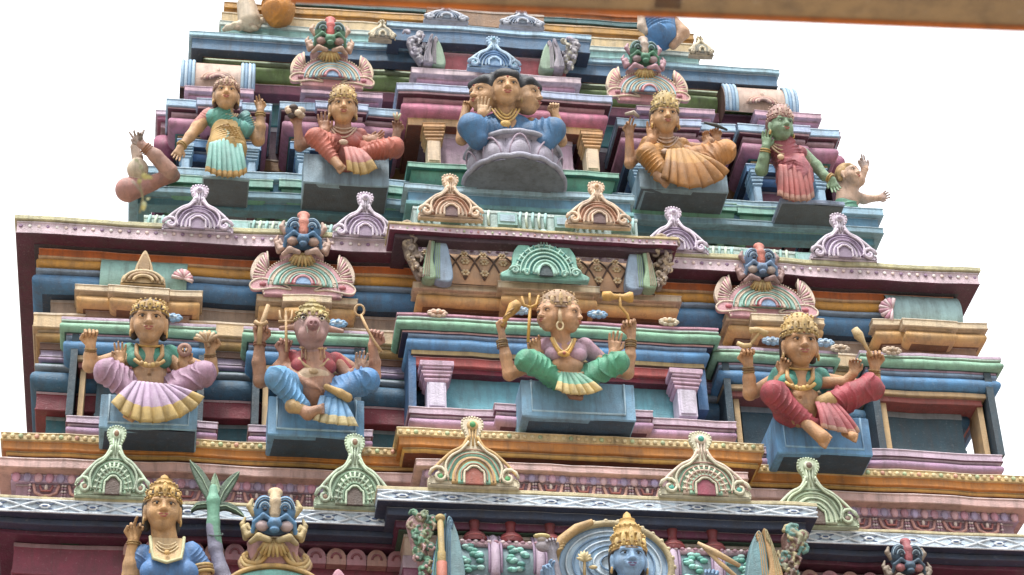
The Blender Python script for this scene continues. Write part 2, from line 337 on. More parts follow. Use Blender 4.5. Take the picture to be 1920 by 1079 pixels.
b = bayp('central bay of the middle storey, teal niche under blue and gold rolls')
stack(b, 786, 1262, 795, 529, [(541, .06, 'b', '#cdb79a', None), (547, .0, 'b', '#a58458'), (569, .03, 'r', '#cf9f5e', '#8a5c34'), (576, -.05, 'b', '#c49a68'), (582, -.07, 'b', '#7c543c')], YB-.0, BK)
stack(b, 944, 1110, 950, 527, [(540, .06, 'b', '#cbb896'), (547, .0, 'b', '#a58458'), (572, .03, 'r', '#cf9f5e', '#8a5c34')], YB-.1, BK)
stack(b, 760, 1325, 765, 586, [(590, .08, 'b', '#c48aa0'), (595, .07, 'b', '#b5a3b8'), (612, .09, 'r', '#7fb395', '#3d5a4c'), (619, -.0, 'b', '#9a6a70'), (624, .03, 'b', '#d9a8a8', '#3a3a58')], YB-.12, BK)
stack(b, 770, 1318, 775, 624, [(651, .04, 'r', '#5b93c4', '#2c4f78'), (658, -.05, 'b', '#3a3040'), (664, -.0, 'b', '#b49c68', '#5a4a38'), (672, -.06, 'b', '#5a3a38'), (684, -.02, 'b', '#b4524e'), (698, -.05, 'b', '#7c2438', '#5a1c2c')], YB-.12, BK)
stack(b, 790, 1300, 790, 698, [(766, -.09, 'b', '#62a0ae', None, 'niche_wall')], YB-.08, BK)
stack(b, 774, 1370, 780, 762, [(776, .04, 'b', '#c6acc0', '#7c5070', 'ledge'), (781, .0, 'b', '#8a6484'), (799, .035, 'r', '#b48cac', '#6a3c58', 'ledge')], YB-.22, BK)
stack(b, 934, 1214, 936, 756, [(770, .04, 'b', '#c6acc0', '#7c5070', 'ledge'), (776, .0, 'b', '#8a6484'), (795, .035, 'r', '#b48cac', '#6a3c58', 'ledge')], YB-.3, BK)
for x, t0, b0 in ((818, 682, 764), (1284, 696, 778)): pillar(b, x, t0, b0, 52, YB-.2, '#c2a0b8', '#c8c0d4')
# blue outer frame legs of the central bay
for xa, xb_ in ((766, 780), (1300, 1318)):
    m = MB(); p = PY(xa, 640, YB-.12); q = PY(xb_, 640, YB-.12); z0 = PY(xa, 765, YB-.12)[2]; m.box((p[0], YB-.1, z0), (q[0], YB+.3, p[2]), paint('#3c6a98')); m.build('jamb', b, 'world')
def midbay(x0, x1, t, lab, cut=None):
    b = bayp(lab); w_ = x1-x0; xr = x0+8; D = lambda v: t+v-551
    stack(b, x0, x1, xr, D(551), [(D(563), .04, 'b', '#cfba98'), (D(568), -.02, 'b', '#a88a60'), (D(590), .02, 'r', '#c69a5c', '#7c5434'), (D(597), -.04, 'b', '#c0a078'), (D(612), -.06, 'b', '#8a6a50')], YB+.08, BK)
    stack(b, x0+w_*.28, x1-w_*.28, x0+w_*.28, D(548)+w_*.014, [(D(562)+w_*.014, .04, 'b', '#cfba98'), (D(567)+w_*.014, -.02, 'b', '#a88a60'), (D(589)+w_*.014, .02, 'r', '#c69a5c', '#7c5434')], YB, BK)
    stack(b, x0-22, x1+22, xr-20, D(612), [(D(618), .05, 'b', '#b9a3b8'), (D(636), .06, 'r', '#84b296', '#3c5c50'), (D(642), -.02, 'b', '#7c4c58'), (D(648), .0, 'b', '#a98aa0', '#302c40'), (D(676), .02, 'r', '#4f86b4', '#26446a'), (D(683), -.06, 'b', '#3a3040')], YB-.02, BK)
    stack(b, x0-14, x1+14, xr-14, D(683), [(D(692), -.02, 'b', '#a88c64'), (D(706), -.05, 'b', '#99504a'), (D(800), -.2, 'b', '#35505c', None, 'niche_wall')], YB-.02, BK)
    for xa, xb_, c in ((x0-14, x0-1, '#2f4450'), (x1+2, x1+15, '#2f4450'), (x0+6, x0+16, '#c0a070'), (x1-14, x1-4, '#c0a070')):
        p = PY(xa, D(648)+(xa-xr)*.05, YB); q = PY(xb_, D(648)+(xa-xr)*.05, YB); z0 = PY(xa, D(800)+(xa-xr)*.05, YB)[2]
        off = -.03 if c == '#2f4450' else .06
        m = MB(); m.box((p[0], YB+off, z0), (q[0], YB+.3, p[2]), paint(c)); m.build('jamb', b, 'world')
    stack(b, x0-16, x1+28, xr-16, D(796), [(D(810), .04, 'b', '#c0a8bc', '#6c4860', 'ledge'), (D(814), .0, 'b', '#7c5874'), (D(832), .035, 'r', '#a884a4', '#4c2c44', 'ledge')], YB-.14, BK)
    return b
midbay(150, 372, 534, 'left bay of the middle storey behind the goddess with the pleat fan')
midbay(490, 662, 551, 'second bay of the middle storey, cream rolls over a dark niche')
midbay(1366, 1535, 588, 'fourth bay of the middle storey, right of the centre')
midbay(1640, 1840, 596, 'right end bay of the middle storey at the edge of the view')

# ---- beaded gold cornice between storeys B and C
b = bayp('gold cornice with a beaded edge at the sides')
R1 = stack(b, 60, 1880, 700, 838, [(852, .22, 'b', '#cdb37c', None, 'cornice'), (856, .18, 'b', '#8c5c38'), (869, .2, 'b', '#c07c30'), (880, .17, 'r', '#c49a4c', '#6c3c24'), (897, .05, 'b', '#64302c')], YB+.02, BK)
dots(b, R1[0], .02, .062, ['#dcc08c', '#e0d0a0', '#b4c494', '#dcc08c', '#d49c84'], .45, ry=.012)
b = bayp('gold cornice with a beaded edge projecting in the centre')
R2 = stack(b, 756, 1416, 765, 801, [(816, .06, 'b', '#d8bf88', None, 'cornice'), (821, .01, 'b', '#8c5c38'), (835, .04, 'b', '#c88434'), (848, .01, 'r', '#cba04c', '#703c24'), (862, -.14, 'b', '#6c342c')], YB-.38, BK)
dots(b, R2[0], .02, .062, ['#e2cc98', '#e0d0a0', '#b4c494', '#dcc08c'], .45, ry=.012)
# ---- lilac petal band and carved frieze
b = bayp('lilac petal band and carved frieze at the sides')
R3 = stack(b, 30, 1900, 700, 884, [(902, .12, 'b', '#c4a09c'), (928, .02, 'b', '#b49cc0', None, 'frieze'), (962, -.02, 'b', '#a07c8c', None, 'frieze')], YB-.1, BK)
dots(b, R3[1], .035, .085, ['#c894b0', '#a89cc4', '#cfa4b4'], .45, ry=.018, rz=.045, name='petal_row')
f = R3[2]; scrolls(b, f[1]+.1, f[2]-.1, f[3], f[4], f[5], ['#c8948c', '#b46c6c', '#ccb080', '#dcc8c4', '#dccad0', '#b48ca0'], .27)
b = bayp('lilac petal band and carved frieze projecting in the centre')
R4 = stack(b, 788, 1392, 795, 860, [(874, .04, 'b', '#c4a09c'), (893, -.02, 'b', '#b49cc0', None, 'frieze'), (927, -.05, 'b', '#a07c8c', None, 'frieze')], YC+.3, BK)
dots(b, R4[1], .033, .08, ['#c8a0bc', '#a89cc8', '#d0b0c0'], .4, ry=.018, rz=.04, name='petal_row')
f = R4[2]; scrolls(b, f[1]+.08, f[2]-.08, f[3], f[4], f[5], ['#d8a898', '#b87470', '#d0b47c', '#e0d0c8', '#dccad0', '#b48ca0'], .245)

# ---- storey C (lower)
def lattice(bay, row, c1, c2, name='lattice_strip'):
    ob, xa, xb, yf, zb, zt = row; m = MB(); h = zt-zb; zc = (zb+zt)/2; n = int((xb-xa)/.34); L = (xb-xa)/n
    for i in range(n):
        x = xa+(i+.5)*L
        for s in (1, -1):
            m.tube([(x-L/2+L*t/10, yf+.004, zc+s*h*.38*sin(pi*(t/10))) for t in range(11)], .011, paint(c1), 5)
            m.tube([(x-L/2+L*t/10, yf+.003, zc+s*h*.42*cos(pi*(t/10))) for t in range(11)], .0045, paint(c2), 5)
        m.ball((x, yf+.002, zc), (L*.13, .008, h*.17), paint('#dfe6ec'), 10, 5); m.ball((x, yf-.002, zc), (L*.08, .008, h*.09), paint(c2), 8, 4)
    for zz in (zb+.008, zt-.008): m.tube([(xa, yf+.001, zz), (xb, yf+.001, zz)], .008, paint(c1), 6)
    return m.build(name, bay, 'world')
b = bayp('blue lattice cornice at the sides of the lower storey')
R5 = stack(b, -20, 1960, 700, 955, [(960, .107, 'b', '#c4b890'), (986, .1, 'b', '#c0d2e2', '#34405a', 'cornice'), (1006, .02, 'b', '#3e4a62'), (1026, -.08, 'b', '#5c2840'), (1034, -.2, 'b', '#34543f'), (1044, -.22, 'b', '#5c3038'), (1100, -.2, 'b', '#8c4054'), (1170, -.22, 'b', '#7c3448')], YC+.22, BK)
lattice(b, R5[1], '#dce6f0', '#4c6490')
b = bayp('blue lattice cornice projecting in the centre over the barrel roof')
R6 = stack(b, 716, 1520, 730, 910, [(917, .042, 'b', '#c4b890'), (939, .036, 'b', '#c0d2e2', '#34405a', 'cornice'), (964, -.04, 'b', '#3e4a62'), (987, -.11, 'b', '#642c48'), (993, -.14, 'b', '#3c5c48'), (1040, -.18, 'b', '#bca088'), (1200, -.17, 'b', '#7c4860')], YC-.12, BK)
lattice(b, R6[1], '#dce6f0', '#4c6490')
# hanging scallops on the maroon wall at the sides
m = MB()
for i, x in enumerate(list(range(250, 800, 38))+list(range(1480, 1700, 38))):
    p = PY(x, 1054+(x-700)*.045, YC+.37); s = .070
    V = [(p[0]+s*cos(a)*1.05, p[1]-.03, p[2]+s*1.25*sin(a)) for a in [pi*k/12 for k in range(13)]]+[(p[0]-s*1.05, p[1]-.03, p[2]-.05), (p[0]+s*1.05, p[1]-.03, p[2]-.05)]
    n = len(V); V += [(v[0], v[1]+.08, v[2]) for v in V]
    m.add(V, [tuple(range(n))[::-1]]+[(k, (k+1) % n, n+(k+1) % n, n+k) for k in range(n)], paint('#b07c84' if i % 2 else '#b08478'))
    m.tube([(p[0]+s*.5*cos(a), p[1]-.035, p[2]+s*.6*sin(a)) for a in [pi*k/8 for k in range(9)]], .009, paint('#8c5058'), 6)
m.build('scallop_row', b, 'world')

# ---- ground far below (out of view, lights the undersides)
g = mkobj('ground', [(-400, -400, 0), (400, -400, 0), (400, 400, 0), (-400, 400, 0)], [(0, 1, 2, 3)], [paint('#8c8274', .9)]); g['kind'] = 'structure'
# the unseen mass of the tower below the storeys shown
m = MB(); m.box((-3.2, YC+.1, 0), (9.2, 24, PY(900, 1170, YC)[2]-.3), paint('#8c4054')); m.box((PY(560, 10, YA+1.6)[0], YA+1.6, 8), (PY(1190, 10, YA+1.6)[0], 22, PY(900, -30, YA+1.6)[2]), paint('#a8622c')); m.build('core_wall', tower, 'world')
# ================================================================ sculpting: smooth unions of tapered limbs, meshed with surface nets
def V3(*a): return np.array(a, float)
def unit(v): v = np.asarray(v, float); return v/(np.linalg.norm(v)+1e-12)
class Sculpt:
    def __init__(s, vox=1.25): s.P = []; s.vox = vox; s.mats = []
    def _m(s, m):
        if m not in s.mats: s.mats.append(m)
        return s.mats.index(m)
    def rc(s, a, b, ra, rb, m='#000000', k=4, fold=None):
        """tapered limb; fold=(amplitude, number, skew) rings it with cloth folds"""
        a = np.asarray(a, float); b = np.asarray(b, float); r = max(ra, rb)+(fold[0] if fold else 0)
        s.P.append(('rc', np.minimum(a, b)-r, np.maximum(a, b)+r, (a, b, ra, rb, fold), s._m(m), k)); return s
    def el(s, c, r, m='#000000', k=4, rot=None, sub=False, fold=None):
        c = np.asarray(c, float); r = np.asarray(r, float) if hasattr(r, '__len__') else V3(r, r, r); R = max(r)
        s.P.append(('el', c-R, c+R, (c, r, rot, fold), s._m(m) if not sub else -1, k)); return s
    def path(s, pts, rs, m='#000000', k=4):
        for i in range(len(pts)-1): s.rc(pts[i], pts[i+1], rs[i], rs[i+1], m, k)
        return s
    def mesh(s):
        h = s.vox; pos = [p for p in s.P if p[4] >= 0]
        lo = np.min([p[1] for p in pos], 0)-3*h-3; hi = np.max([p[2] for p in pos], 0)+3*h+3
        n = np.ceil((hi-lo)/h).astype(int)+1; F = np.full(n, 9.0, np.float32); G = np.zeros(n, np.int8)
        for ty, a, b, d, mi, k in s.P:
            i0 = np.clip(((a-k-2*h-lo)/h).astype(int), 0, n-1); i1 = np.clip(((b+k+2*h-lo)/h).astype(int)+2, 1, n)
            sl = tuple(slice(p, q) for p, q in zip(i0, i1))
            X, Y, Z = np.meshgrid(*[lo[j]+h*np.arange(i0[j], i1[j]) for j in range(3)], indexing='ij')
            if ty == 'rc':
                A, B, ra, rb, fold = d; ba = B-A; L2 = ba@ba+1e-9
                px, py, pz = X-A[0], Y-A[1], Z-A[2]
                t = np.clip((px*ba[0]+py*ba[1]+pz*ba[2])/L2, 0, 1)
                D = np.sqrt((px-t*ba[0])**2+(py-t*ba[1])**2+(pz-t*ba[2])**2)-(ra+(rb-ra)*t)
                if fold:
                    w_ = t*fold[1]*.8*pi+fold[2]*(px*.7+py*.6)*np.sign(ba[0]+1e-9)+.6*np.sin(pz*.11+py*.07+A[0])
                    D = D-fold[0]*1.9*((1-np.abs(np.sin(w_)))**2*(.55+.45*np.sin(px*.09+pz*.05+B[0]))-.25)
            else:
                c, r, rot, fold = d; px, py, pz = X-c[0], Y-c[1], Z-c[2]
                if rot is not None:
                    px, py, pz = (px*rot[0][0]+py*rot[1][0]+pz*rot[2][0], px*rot[0][1]+py*rot[1][1]+pz*rot[2][1], px*rot[0][2]+py*rot[1][2]+pz*rot[2][2])
                q = np.sqrt((px/r[0])**2+(py/r[1])**2+(pz/r[2])**2)+1e-6
                q2 = np.sqrt((px/r[0]**2)**2+(py/r[1]**2)**2+(pz/r[2]**2)**2)+1e-9; D = q*(q-1)/q2
                D = np.minimum(D, 9)
                if fold: D = D-fold[0]*np.sin(fold[1]*np.arctan2(px, -py))
            f = F[sl]
            if mi < 0:
                D = -D; hh = np.maximum(k-np.abs(f-D), 0)/k; F[sl] = np.maximum(f, D)+hh*hh*k*.25
            else:
                g = G[sl]; g[D < f] = mi
                hh = np.maximum(k-np.abs(f-D), 0)/k; F[sl] = np.minimum(f, D)-hh*hh*k*.25
        ins = F < 0
        c = np.zeros(tuple(n-1), np.int8)
        for dx in (0, 1):
            for dy in (0, 1):
                for dz in (0, 1): c += ins[dx:n[0]-1+dx, dy:n[1]-1+dy, dz:n[2]-1+dz]
        cell = np.argwhere((c > 0) & (c < 8)); idx = np.full(tuple(n-1), -1, np.int32); idx[tuple(cell.T)] = np.arange(len(cell))
        cs = [(x, y, z) for x in (0, 1) for y in (0, 1) for z in (0, 1)]
        fv = {q: F[cell[:, 0]+q[0], cell[:, 1]+q[1], cell[:, 2]+q[2]] for q in cs}
        acc = np.zeros((len(cell), 3)); cnt = np.zeros(len(cell))
        for q in cs:
            for ax in range(3):
                if q[ax]: continue
                q2 = tuple(q[j]+(j == ax) for j in range(3)); a, b = fv[q], fv[q2]; mk = (a < 0) != (b < 0)
                t = np.where(mk, a/(a-b+1e-12), 0); p = np.tile(np.array(q, float), (len(cell), 1)); p[:, ax] += t
                acc[mk] += p[mk]; cnt[mk] += 1
        V = (cell+acc/cnt[:, None])*h+lo; Q = []; M = []
        for ax in range(3):
            u, v = (ax+1) % 3, (ax+2) % 3
            sa = [slice(1, n[j]-1) for j in range(3)]; sa[ax] = slice(0, n[ax]-1); sb = list(sa); sb[ax] = slice(1, n[ax])
            A, B = ins[tuple(sa)], ins[tuple(sb)]; e = np.argwhere(A != B)
            if not len(e): continue
            e0 = e+np.array([s_.start for s_ in sa]); fl = A[tuple(e.T)]
            du = np.eye(3, dtype=int)[u]; dv = np.eye(3, dtype=int)[v]
            q = np.stack([idx[tuple((e0-du-dv).T)], idx[tuple((e0-dv).T)], idx[tuple(e0.T)], idx[tuple((e0-du).T)]], 1)
            q[~fl] = q[~fl][:, ::-1]; Q.append(q); M.append(G[tuple(e0.T)])
        return V, np.concatenate(Q), np.concatenate(M)

class Fig:
    """a statue's own frame: local x right, y away from the viewer, z up, in photo-pixel units times s"""
    def __init__(s, name, px, py, Y, lean=12, label=None, cat='statue', group=None):
        s.O = PY(px, py, Y); s.s = float(np.dot(s.O-CAM, FW)/FPX); t = radians(lean)
        s.ex = V3(1, 0, 0); s.up = V3(0, -sin(t), cos(t)); s.n = V3(0, -cos(t), -sin(t))
        s.root = empty(name, tuple(s.O), label, cat, group, rot=(t, 0, 0)) if name else None
        s.vox = 1.25; s.px = px; s.py = py; s.Y = Y
    def p(s, px, py, d=0):
        q = PPL(px, py, s.O, s.n, d*s.s)-s.O
        return V3(q@s.ex, -(q@s.n), q@s.up)/s.s
    def w(s, v): v = np.asarray(v)*s.s; return s.O+s.ex*v[0]-s.n*v[1]+s.up*v[2]
    def sculpt(s, sc, name, mats=None, parent=None):
        V, Q, M = sc.mesh(); ms = [paint(m) if isinstance(m, str) else m for m in sc.mats]
        o = mkobj(name, V*s.s, Q, ms, parent or s.root, True, M); return o
    def mb(s, m, name, parent=None): return m.build(name, parent or s.root, 'local', lambda V: V*s.s)

def head(F, sc, c, hw, yaw=0, pitch=0, roll=0, skin='#c8a27c', lip='#a8584c', brow='#2a1c18', animal=False, name='face', neck=None, bindi='#a03028', ear=True, hair='#2b2422', hairback=1.0, eyecol='#e4dccb'):
    """adds a head to the sculpt sc and returns helpers for its painted features"""
    cy, sy, cp, sp, cr, sr = cos(yaw), sin(yaw), cos(pitch), sin(pitch), cos(roll), sin(roll)
    # head axes: r right, f forward (towards viewer = -y), u up ; pitch>0 looks up
    f = V3(sy*cp, -cy*cp, sp); r = V3(cy, sy, 0); u = np.cross(r, -f)*-1
    u = unit(np.cross(f, r))*1.0
    if u[2] < 0: u = -u
    r, u = r*cr+u*sr, u*cr-r*sr
    T = lambda x, y, z: np.asarray(c)+hw*(r*x+f*y+u*z)
    ax = [list(r), list(-f), list(u)]; rot = np.array([r, -f, u]).T
    E = lambda x, y, z, rx, ry, rz, m=skin, k=3, sub=False: sc.el(T(x, y, z), (hw*rx, hw*ry, hw*rz), m, k*hw/28, rot, sub)
    RC = lambda a, b, ra, rb, m=skin, k=3: sc.rc(T(*a), T(*b), hw*ra, hw*rb, m, k*hw/28)
    E(0, -.12, .28, .98, 1.12, 1.12)                 # skull
    E(0, .10, -.25, .84, .86, .98, k=8)              # face
    E(0, .42, -.92, .42, .38, .36, k=9)              # chin
    if not animal:
        for s_ in (-1, 1): E(s_*.46, .52, -.38, .34, .34, .34, k=8)      # cheeks
        RC((-.5, .80, .34), (.5, .80, .34), .13, .13, k=8)               # brow ridge
        for s_ in (-1, 1): E(s_*.40, 1.02, .13, .24, .15, .13, k=5, sub=True)
        for s_ in (-1, 1): E(s_*.40, .77, .10, .235, .2, .155, k=2)
        RC((0, .90, .25), (0, 1.17, -.24), .09, .145, k=4); E(0, 1.17, -.27, .17, .15, .12, k=3)
        for s_ in (-1, 1): E(s_*.15, 1.06, -.30, .105, .12, .09, k=2)
        E(0, .90, -.55, .30, .2, .10, k=4); E(0, .88, -.68, .25, .19, .10, k=4)
        if ear:
            for s_ in (-1, 1): E(s_*.98, -.05, -.05, .14, .24, .36, k=3); RC((s_*1.0, 0, -.25), (s_*1.0, .04, -.6), .1, .12, k=3)
    m = MB(); D = lambda x, y, z: T(x, y, z)
    def fin(parent=None):
        if animal: return
        e = MB(); b_ = MB(); l_ = MB()
        P0 = F.p
        for s_ in (-1, 1):
            V = []; nn = 12
            # almond eye as a shallow shell, dark lid line above, dark iris
            cx, cz = s_*.40, .11
            ring = [(cx+.205*cos(a), .925-.10*abs(cos(a))**2, cz+.085*sin(a)*(1.1 if sin(a) > 0 else .8)) for a in [2*pi*i/nn for i in range(nn)]]
            e.add([D(*q) for q in ring]+[D(cx, .985, cz)], [(i, (i+1) % nn, nn) for i in range(nn)], paint(eyecol, .35, .1, 0, .2), True)
            e.ball(D(cx, .965, cz+.008), (hw*.082, hw*.04, hw*.082), paint('#1c1614', .3, .1, 0, 0), 10, 6)
            up_ = [(cx+.25*cos(a), .955-.12*abs(cos(a))**2, cz+.005+.115*sin(a)) for a in [pi*i/10 for i in range(11)]]
            e.tube([D(*q) for q in up_], hw*.022, paint('#241a18', .5, .1, 0, 0), 6)
            br = [(s_*(.10+.62*t), 1.0-.30*t*t, .36+.13*sin(pi*(t*.8+.1))) for t in [i/8 for i in range(9)]]
            b_.tube([D(*q) for q in br], [hw*.034*(1-.6*i/8) for i in range(9)], paint(brow, .6, .1, 0, 0), 6)
            l_.ball(D(s_*.10, 1.06, -.55), (hw*.18, hw*.06, hw*.06), paint(lip, .5, .3, .1, .2), 10, 6)
        l_.ball(D(0, 1.045, -.665), (hw*.20, hw*.06, hw*.075), paint(lip, .5, .3, .1, .2), 10, 6)
        F.mb(e, 'eyes', parent); F.mb(b_, 'eyebrows', parent); F.mb(l_, 'lips', parent)
        if bindi:
            q = MB(); q.ball(D(0, 1.03, .52), (hw*.06, hw*.04, hw*.08), paint(bindi), 8, 6); F.mb(q, 'forehead_mark', parent)
    return T, fin, (r, f, u, hw)

def hairdo(F, T, hw, col='#2b2422', back=1.0, drop=.9, parent=None, bun=False, m=None):
    s = Sculpt(1.4)
    s.el(T(0, -.35*back, .42), (hw*1.10, hw*1.12, hw*1.12), col, 4)
    for q in (-1, 1): s.rc(T(q*.88, -.35, .3), T(q*.86, -.55, -drop), hw*.3, hw*.24, col, 4)
    s.rc(T(-.55, .55, .78), T(.55, .55, .78), hw*.24, hw*.24, col, 6)
    if bun: s.el(T(0, -.3, 1.35), (hw*.6, hw*.6, hw*.4), col, 4)
    return F.sculpt(s, 'hair', None, parent)
def crown(F, T, hw, cols=('#c8a46a', '#d8c08c', '#a87c48'), h=1.0, w0=1.06, kind='cone', parent=None, gem='#9c6450'):
    """tiered crown: bands, bead rows and a front crest, in the head's own axes"""
    m = MB(); a, b, c = [paint(x) for x in cols]; N = 28; h = h*1.75
    def ring(z, rx, y0=-.12): return [T(rx*cos(2*pi*i/N), y0+rx*1.08*sin(2*pi*i/N), z) for i in range(N)]
    prof_ = {'cone': [(0, 1.0), (.16, 1.03), (.20, .93), (.42, .92), (.46, .97), (.52, .86), (.72, .74), (.76, .78), (.82, .64), (1.0, .42), (1.04, .46), (1.1, .25), (1.22, .2), (1.3, .04)],
             'dome': [(0, 1.0), (.2, 1.04), (.25, .95), (.5, .92), (.7, .78), (.85, .52), (.95, .3), (1.0, .05)],
             'band': [(0, 1.0), (.22, 1.05), (.28, .98), (.5, 1.0), (.54, .9), (.7, .72), (.8, .4), (.84, .05)]}[kind]
    R = [ring(.42+z*h, r_*w0) for z, r_ in prof_]; V = [v for q in R for v in q]
    F_ = [(i*N+j, i*N+(j+1) % N, (i+1)*N+(j+1) % N, (i+1)*N+j) for i in range(len(R)-1) for j in range(N)]
    m.add(V, F_, a, True)
    for z, r_, q in ((.1, 1.05, 24), (.48, .97, 20), (.78, .76, 16)):
        if kind == 'dome' and z > .5: r_ = .8
        for j in range(q):
            t = 2*pi*j/q; m.ball(T(r_*w0*cos(t), -.12+r_*w0*1.08*sin(t), .42+z*h), hw*.075, b, 6, 4)
    for z, r_ in ((0, 1.02), (.2, 1.04)): m.tube([T(r_*w0*cos(2*pi*j/N), -.12+r_*w0*1.08*sin(2*pi*j/N), .42+z*h) for j in range(N)], hw*.05, c, 6, True)
    # crest of leaves in front
    for t, hh, zz in ((0, .50, .0), (-.45, .36, .0), (.45, .36, .0), (-.85, .26, 0), (.85, .26, 0)):
        x = w0*sin(t); y = -.12+w0*1.12*cos(t)
        m.ball(T(x, y, .52+hh*h*.62+zz), (hw*.17, hw*.10, hw*hh*h*.6), b, 8, 6)
        m.ball(T(x, y+.08, .50+hh*h*.55), (hw*.06, hw*.06, hw*.08), c, 6, 4)
    o = F.mb(m, 'crown', parent)
    return o
def earrings(F, T, hw, col='#cfa860', parent=None):
    m = MB()
    for s_ in (-1, 1):
        m.tube([T(s_*1.06, .1+.14*cos(a), -.72+.17*sin(a)) for a in [2*pi*i/12 for i in range(12)]], hw*.055, paint(col), 6, True)
        m.ball(T(s_*1.06, .12, -.72), hw*.08, paint(col), 6, 4)
    F.mb(m, 'earring', parent)
def hand(sc, W, D, Nn, L, skin, curl=(.3, .3, .3, .3), thumb=1, tc=.4, spread=.16, k=1.6, rmin=1.75):
    """a palm, four bent fingers of unequal length and a thumb leaving the side of the palm. D to the fingertips, Nn out of the palm"""
    D = unit(D); Nn = unit(np.asarray(Nn)-D*np.dot(Nn, D)); S = np.cross(D, Nn)*thumb; W = np.asarray(W, float)
    r = max(rmin, L*.068)
    for q in (-.17, -.03, .11, .2): sc.rc(W+S*L*q*.45, W+D*L*.46+S*L*q*1.05, L*.115, L*.1, skin, 4)
    for i, (q, l) in enumerate(((.23, .43), (.08, .50), (-.07, .46), (-.21, .36))):
        a = W+D*L*.47+S*L*q; d = unit(D+S*q*spread*4); nn = Nn; c = curl[i]
        for j, f in enumerate((.42, .32, .28)):
            g = c*(1.0 if j else .7); d, nn = d*cos(g)+nn*sin(g), nn*cos(g)-d*sin(g)
            b = a+d*L*l*f*1.05; sc.rc(a, b, r*(1-.08*j), r*(1-.08*(j+1)), skin, k*.6); a = b
    a = W+D*L*.12+S*L*.2; b = a+unit(D*.7+S*.75)*L*.24; c_ = b+unit(D*(1-tc*.4)+S*(.25-tc*.5)+Nn*tc)*L*.22
    sc.rc(a, b, r*1.35, r*1.15, skin, k); sc.rc(b, c_, r*1.12, r*.9, skin, k*.5)

def beads(F, pts, r, col, name, parent=None, gap=1.0, tube=None):
    """a string of beads along a path"""
    m = MB(); P = [np.asarray(p, float) for p in pts]
    L = [0]; 
    for i in range(len(P)-1): L.append(L[-1]+np.linalg.norm(P[i+1]-P[i]))
    n = max(2, int(L[-1]/(r*2*gap)))
    for i in range(n+1):
        d = L[-1]*i/n; j = min(len(P)-2, max(0, int(np.searchsorted(L, d))-1)); t = (d-L[j])/(L[j+1]-L[j]+1e-9)
        m.ball(P[j]+(P[j+1]-P[j])*t, r, paint(col[i % len(col)] if isinstance(col, (list, tuple)) else col), 6, 4)
    if tube: m.tube(P, r*.6, paint(tube), 6)
    return F.mb(m, name, parent)
def arc(a, b, sag, n=12, out=0):
    """points from a to b hanging by sag, bulging out towards the viewer by out"""
    a = np.asarray(a, float); b = np.asarray(b, float)
    return [a+(b-a)*t+V3(0, -out*4*t*(1-t), -sag*4*t*(1-t)) for t in [i/n for i in range(n+1)]]
def bangles(F, a, b, r, cols, name='bangle', parent=None, n=3, th=1.6, gap=4.2):
    a = np.asarray(a, float); d = unit(np.asarray(b, float)-a); u = unit(np.cross(d, V3(.3, 1, .2))); v = np.cross(d, u); m = MB()
    for i in range(n):
        c = a+d*i*gap; m.tube([c+(u*cos(t)+v*sin(t))*r for t in [2*pi*j/14 for j in range(14)]], th, paint(cols[i % len(cols)]), 6, True)
    return F.mb(m, name, parent)
def pleats(F, top, bot, n, amp, cols, hem=.72, th=2.5, name='pleats', bulge=6, parent=None, line=None):
    """a sheet of pleats between an upper and a lower curve (lists of points), with a hem of another colour"""
    top = [np.asarray(p, float) for p in top]; bot = [np.asarray(p, float) for p in bot]
    def at(L, t):
        x = t*(len(L)-1); i = min(len(L)-2, int(x)); return L[i]+(L[i+1]-L[i])*(x-i)
    NU, NV = n*10, 14; V = []; fm = []
    for layer in (0, 1):
        for i in range(NU+1):
            u = i/NU
            for j in range(NV+1):
                v = j/NV; p = at(top, u)*(1-v)+at(bot, u)*v
                ph = (u*n) % 1; wv = (ph**.7)*(1-ph)**.35*1.9 if amp else 0
                p = p+V3(0, -(amp*wv*(.3+.7*v))-bulge*sin(pi*v*.8)+(th if layer else 0), 0)
                if not layer and v == 1: p = p+V3(0, 0, -1.8*wv)
                V.append(p)
    K = (NU+1)*(NV+1); F_ = []; id_ = lambda l, i, j: l*K+i*(NV+1)+j
    for i in range(NU):
        for j in range(NV):
            F_.append((id_(0, i, j), id_(0, i, j+1), id_(0, i+1, j+1), id_(0, i+1, j))); v = (j+.5)/NV; fm.append(1 if v > hem else 0)
            F_.append((id_(1, i, j), id_(1, i+1, j), id_(1, i+1, j+1), id_(1, i, j+1))); fm.append(0)
        F_.append((id_(0, i, NV), id_(1, i, NV), id_(1, i+1, NV), id_(0, i+1, NV))); fm.append(1)
        F_.append((id_(0, i, 0), id_(0, i+1, 0), id_(1, i+1, 0), id_(1, i, 0))); fm.append(0)
    for j in range(NV):
        F_.append((id_(0, 0, j), id_(1, 0, j), id_(1, 0, j+1), id_(0, 0, j+1))); fm.append(0)
        F_.append((id_(0, NU, j), id_(0, NU, j+1), id_(1, NU, j+1), id_(1, NU, j))); fm.append(0)
    o = mkobj(name, np.array(V)*F.s, F_, [paint(cols[0]), paint(cols[1])], parent or F.root, True, fm); return o
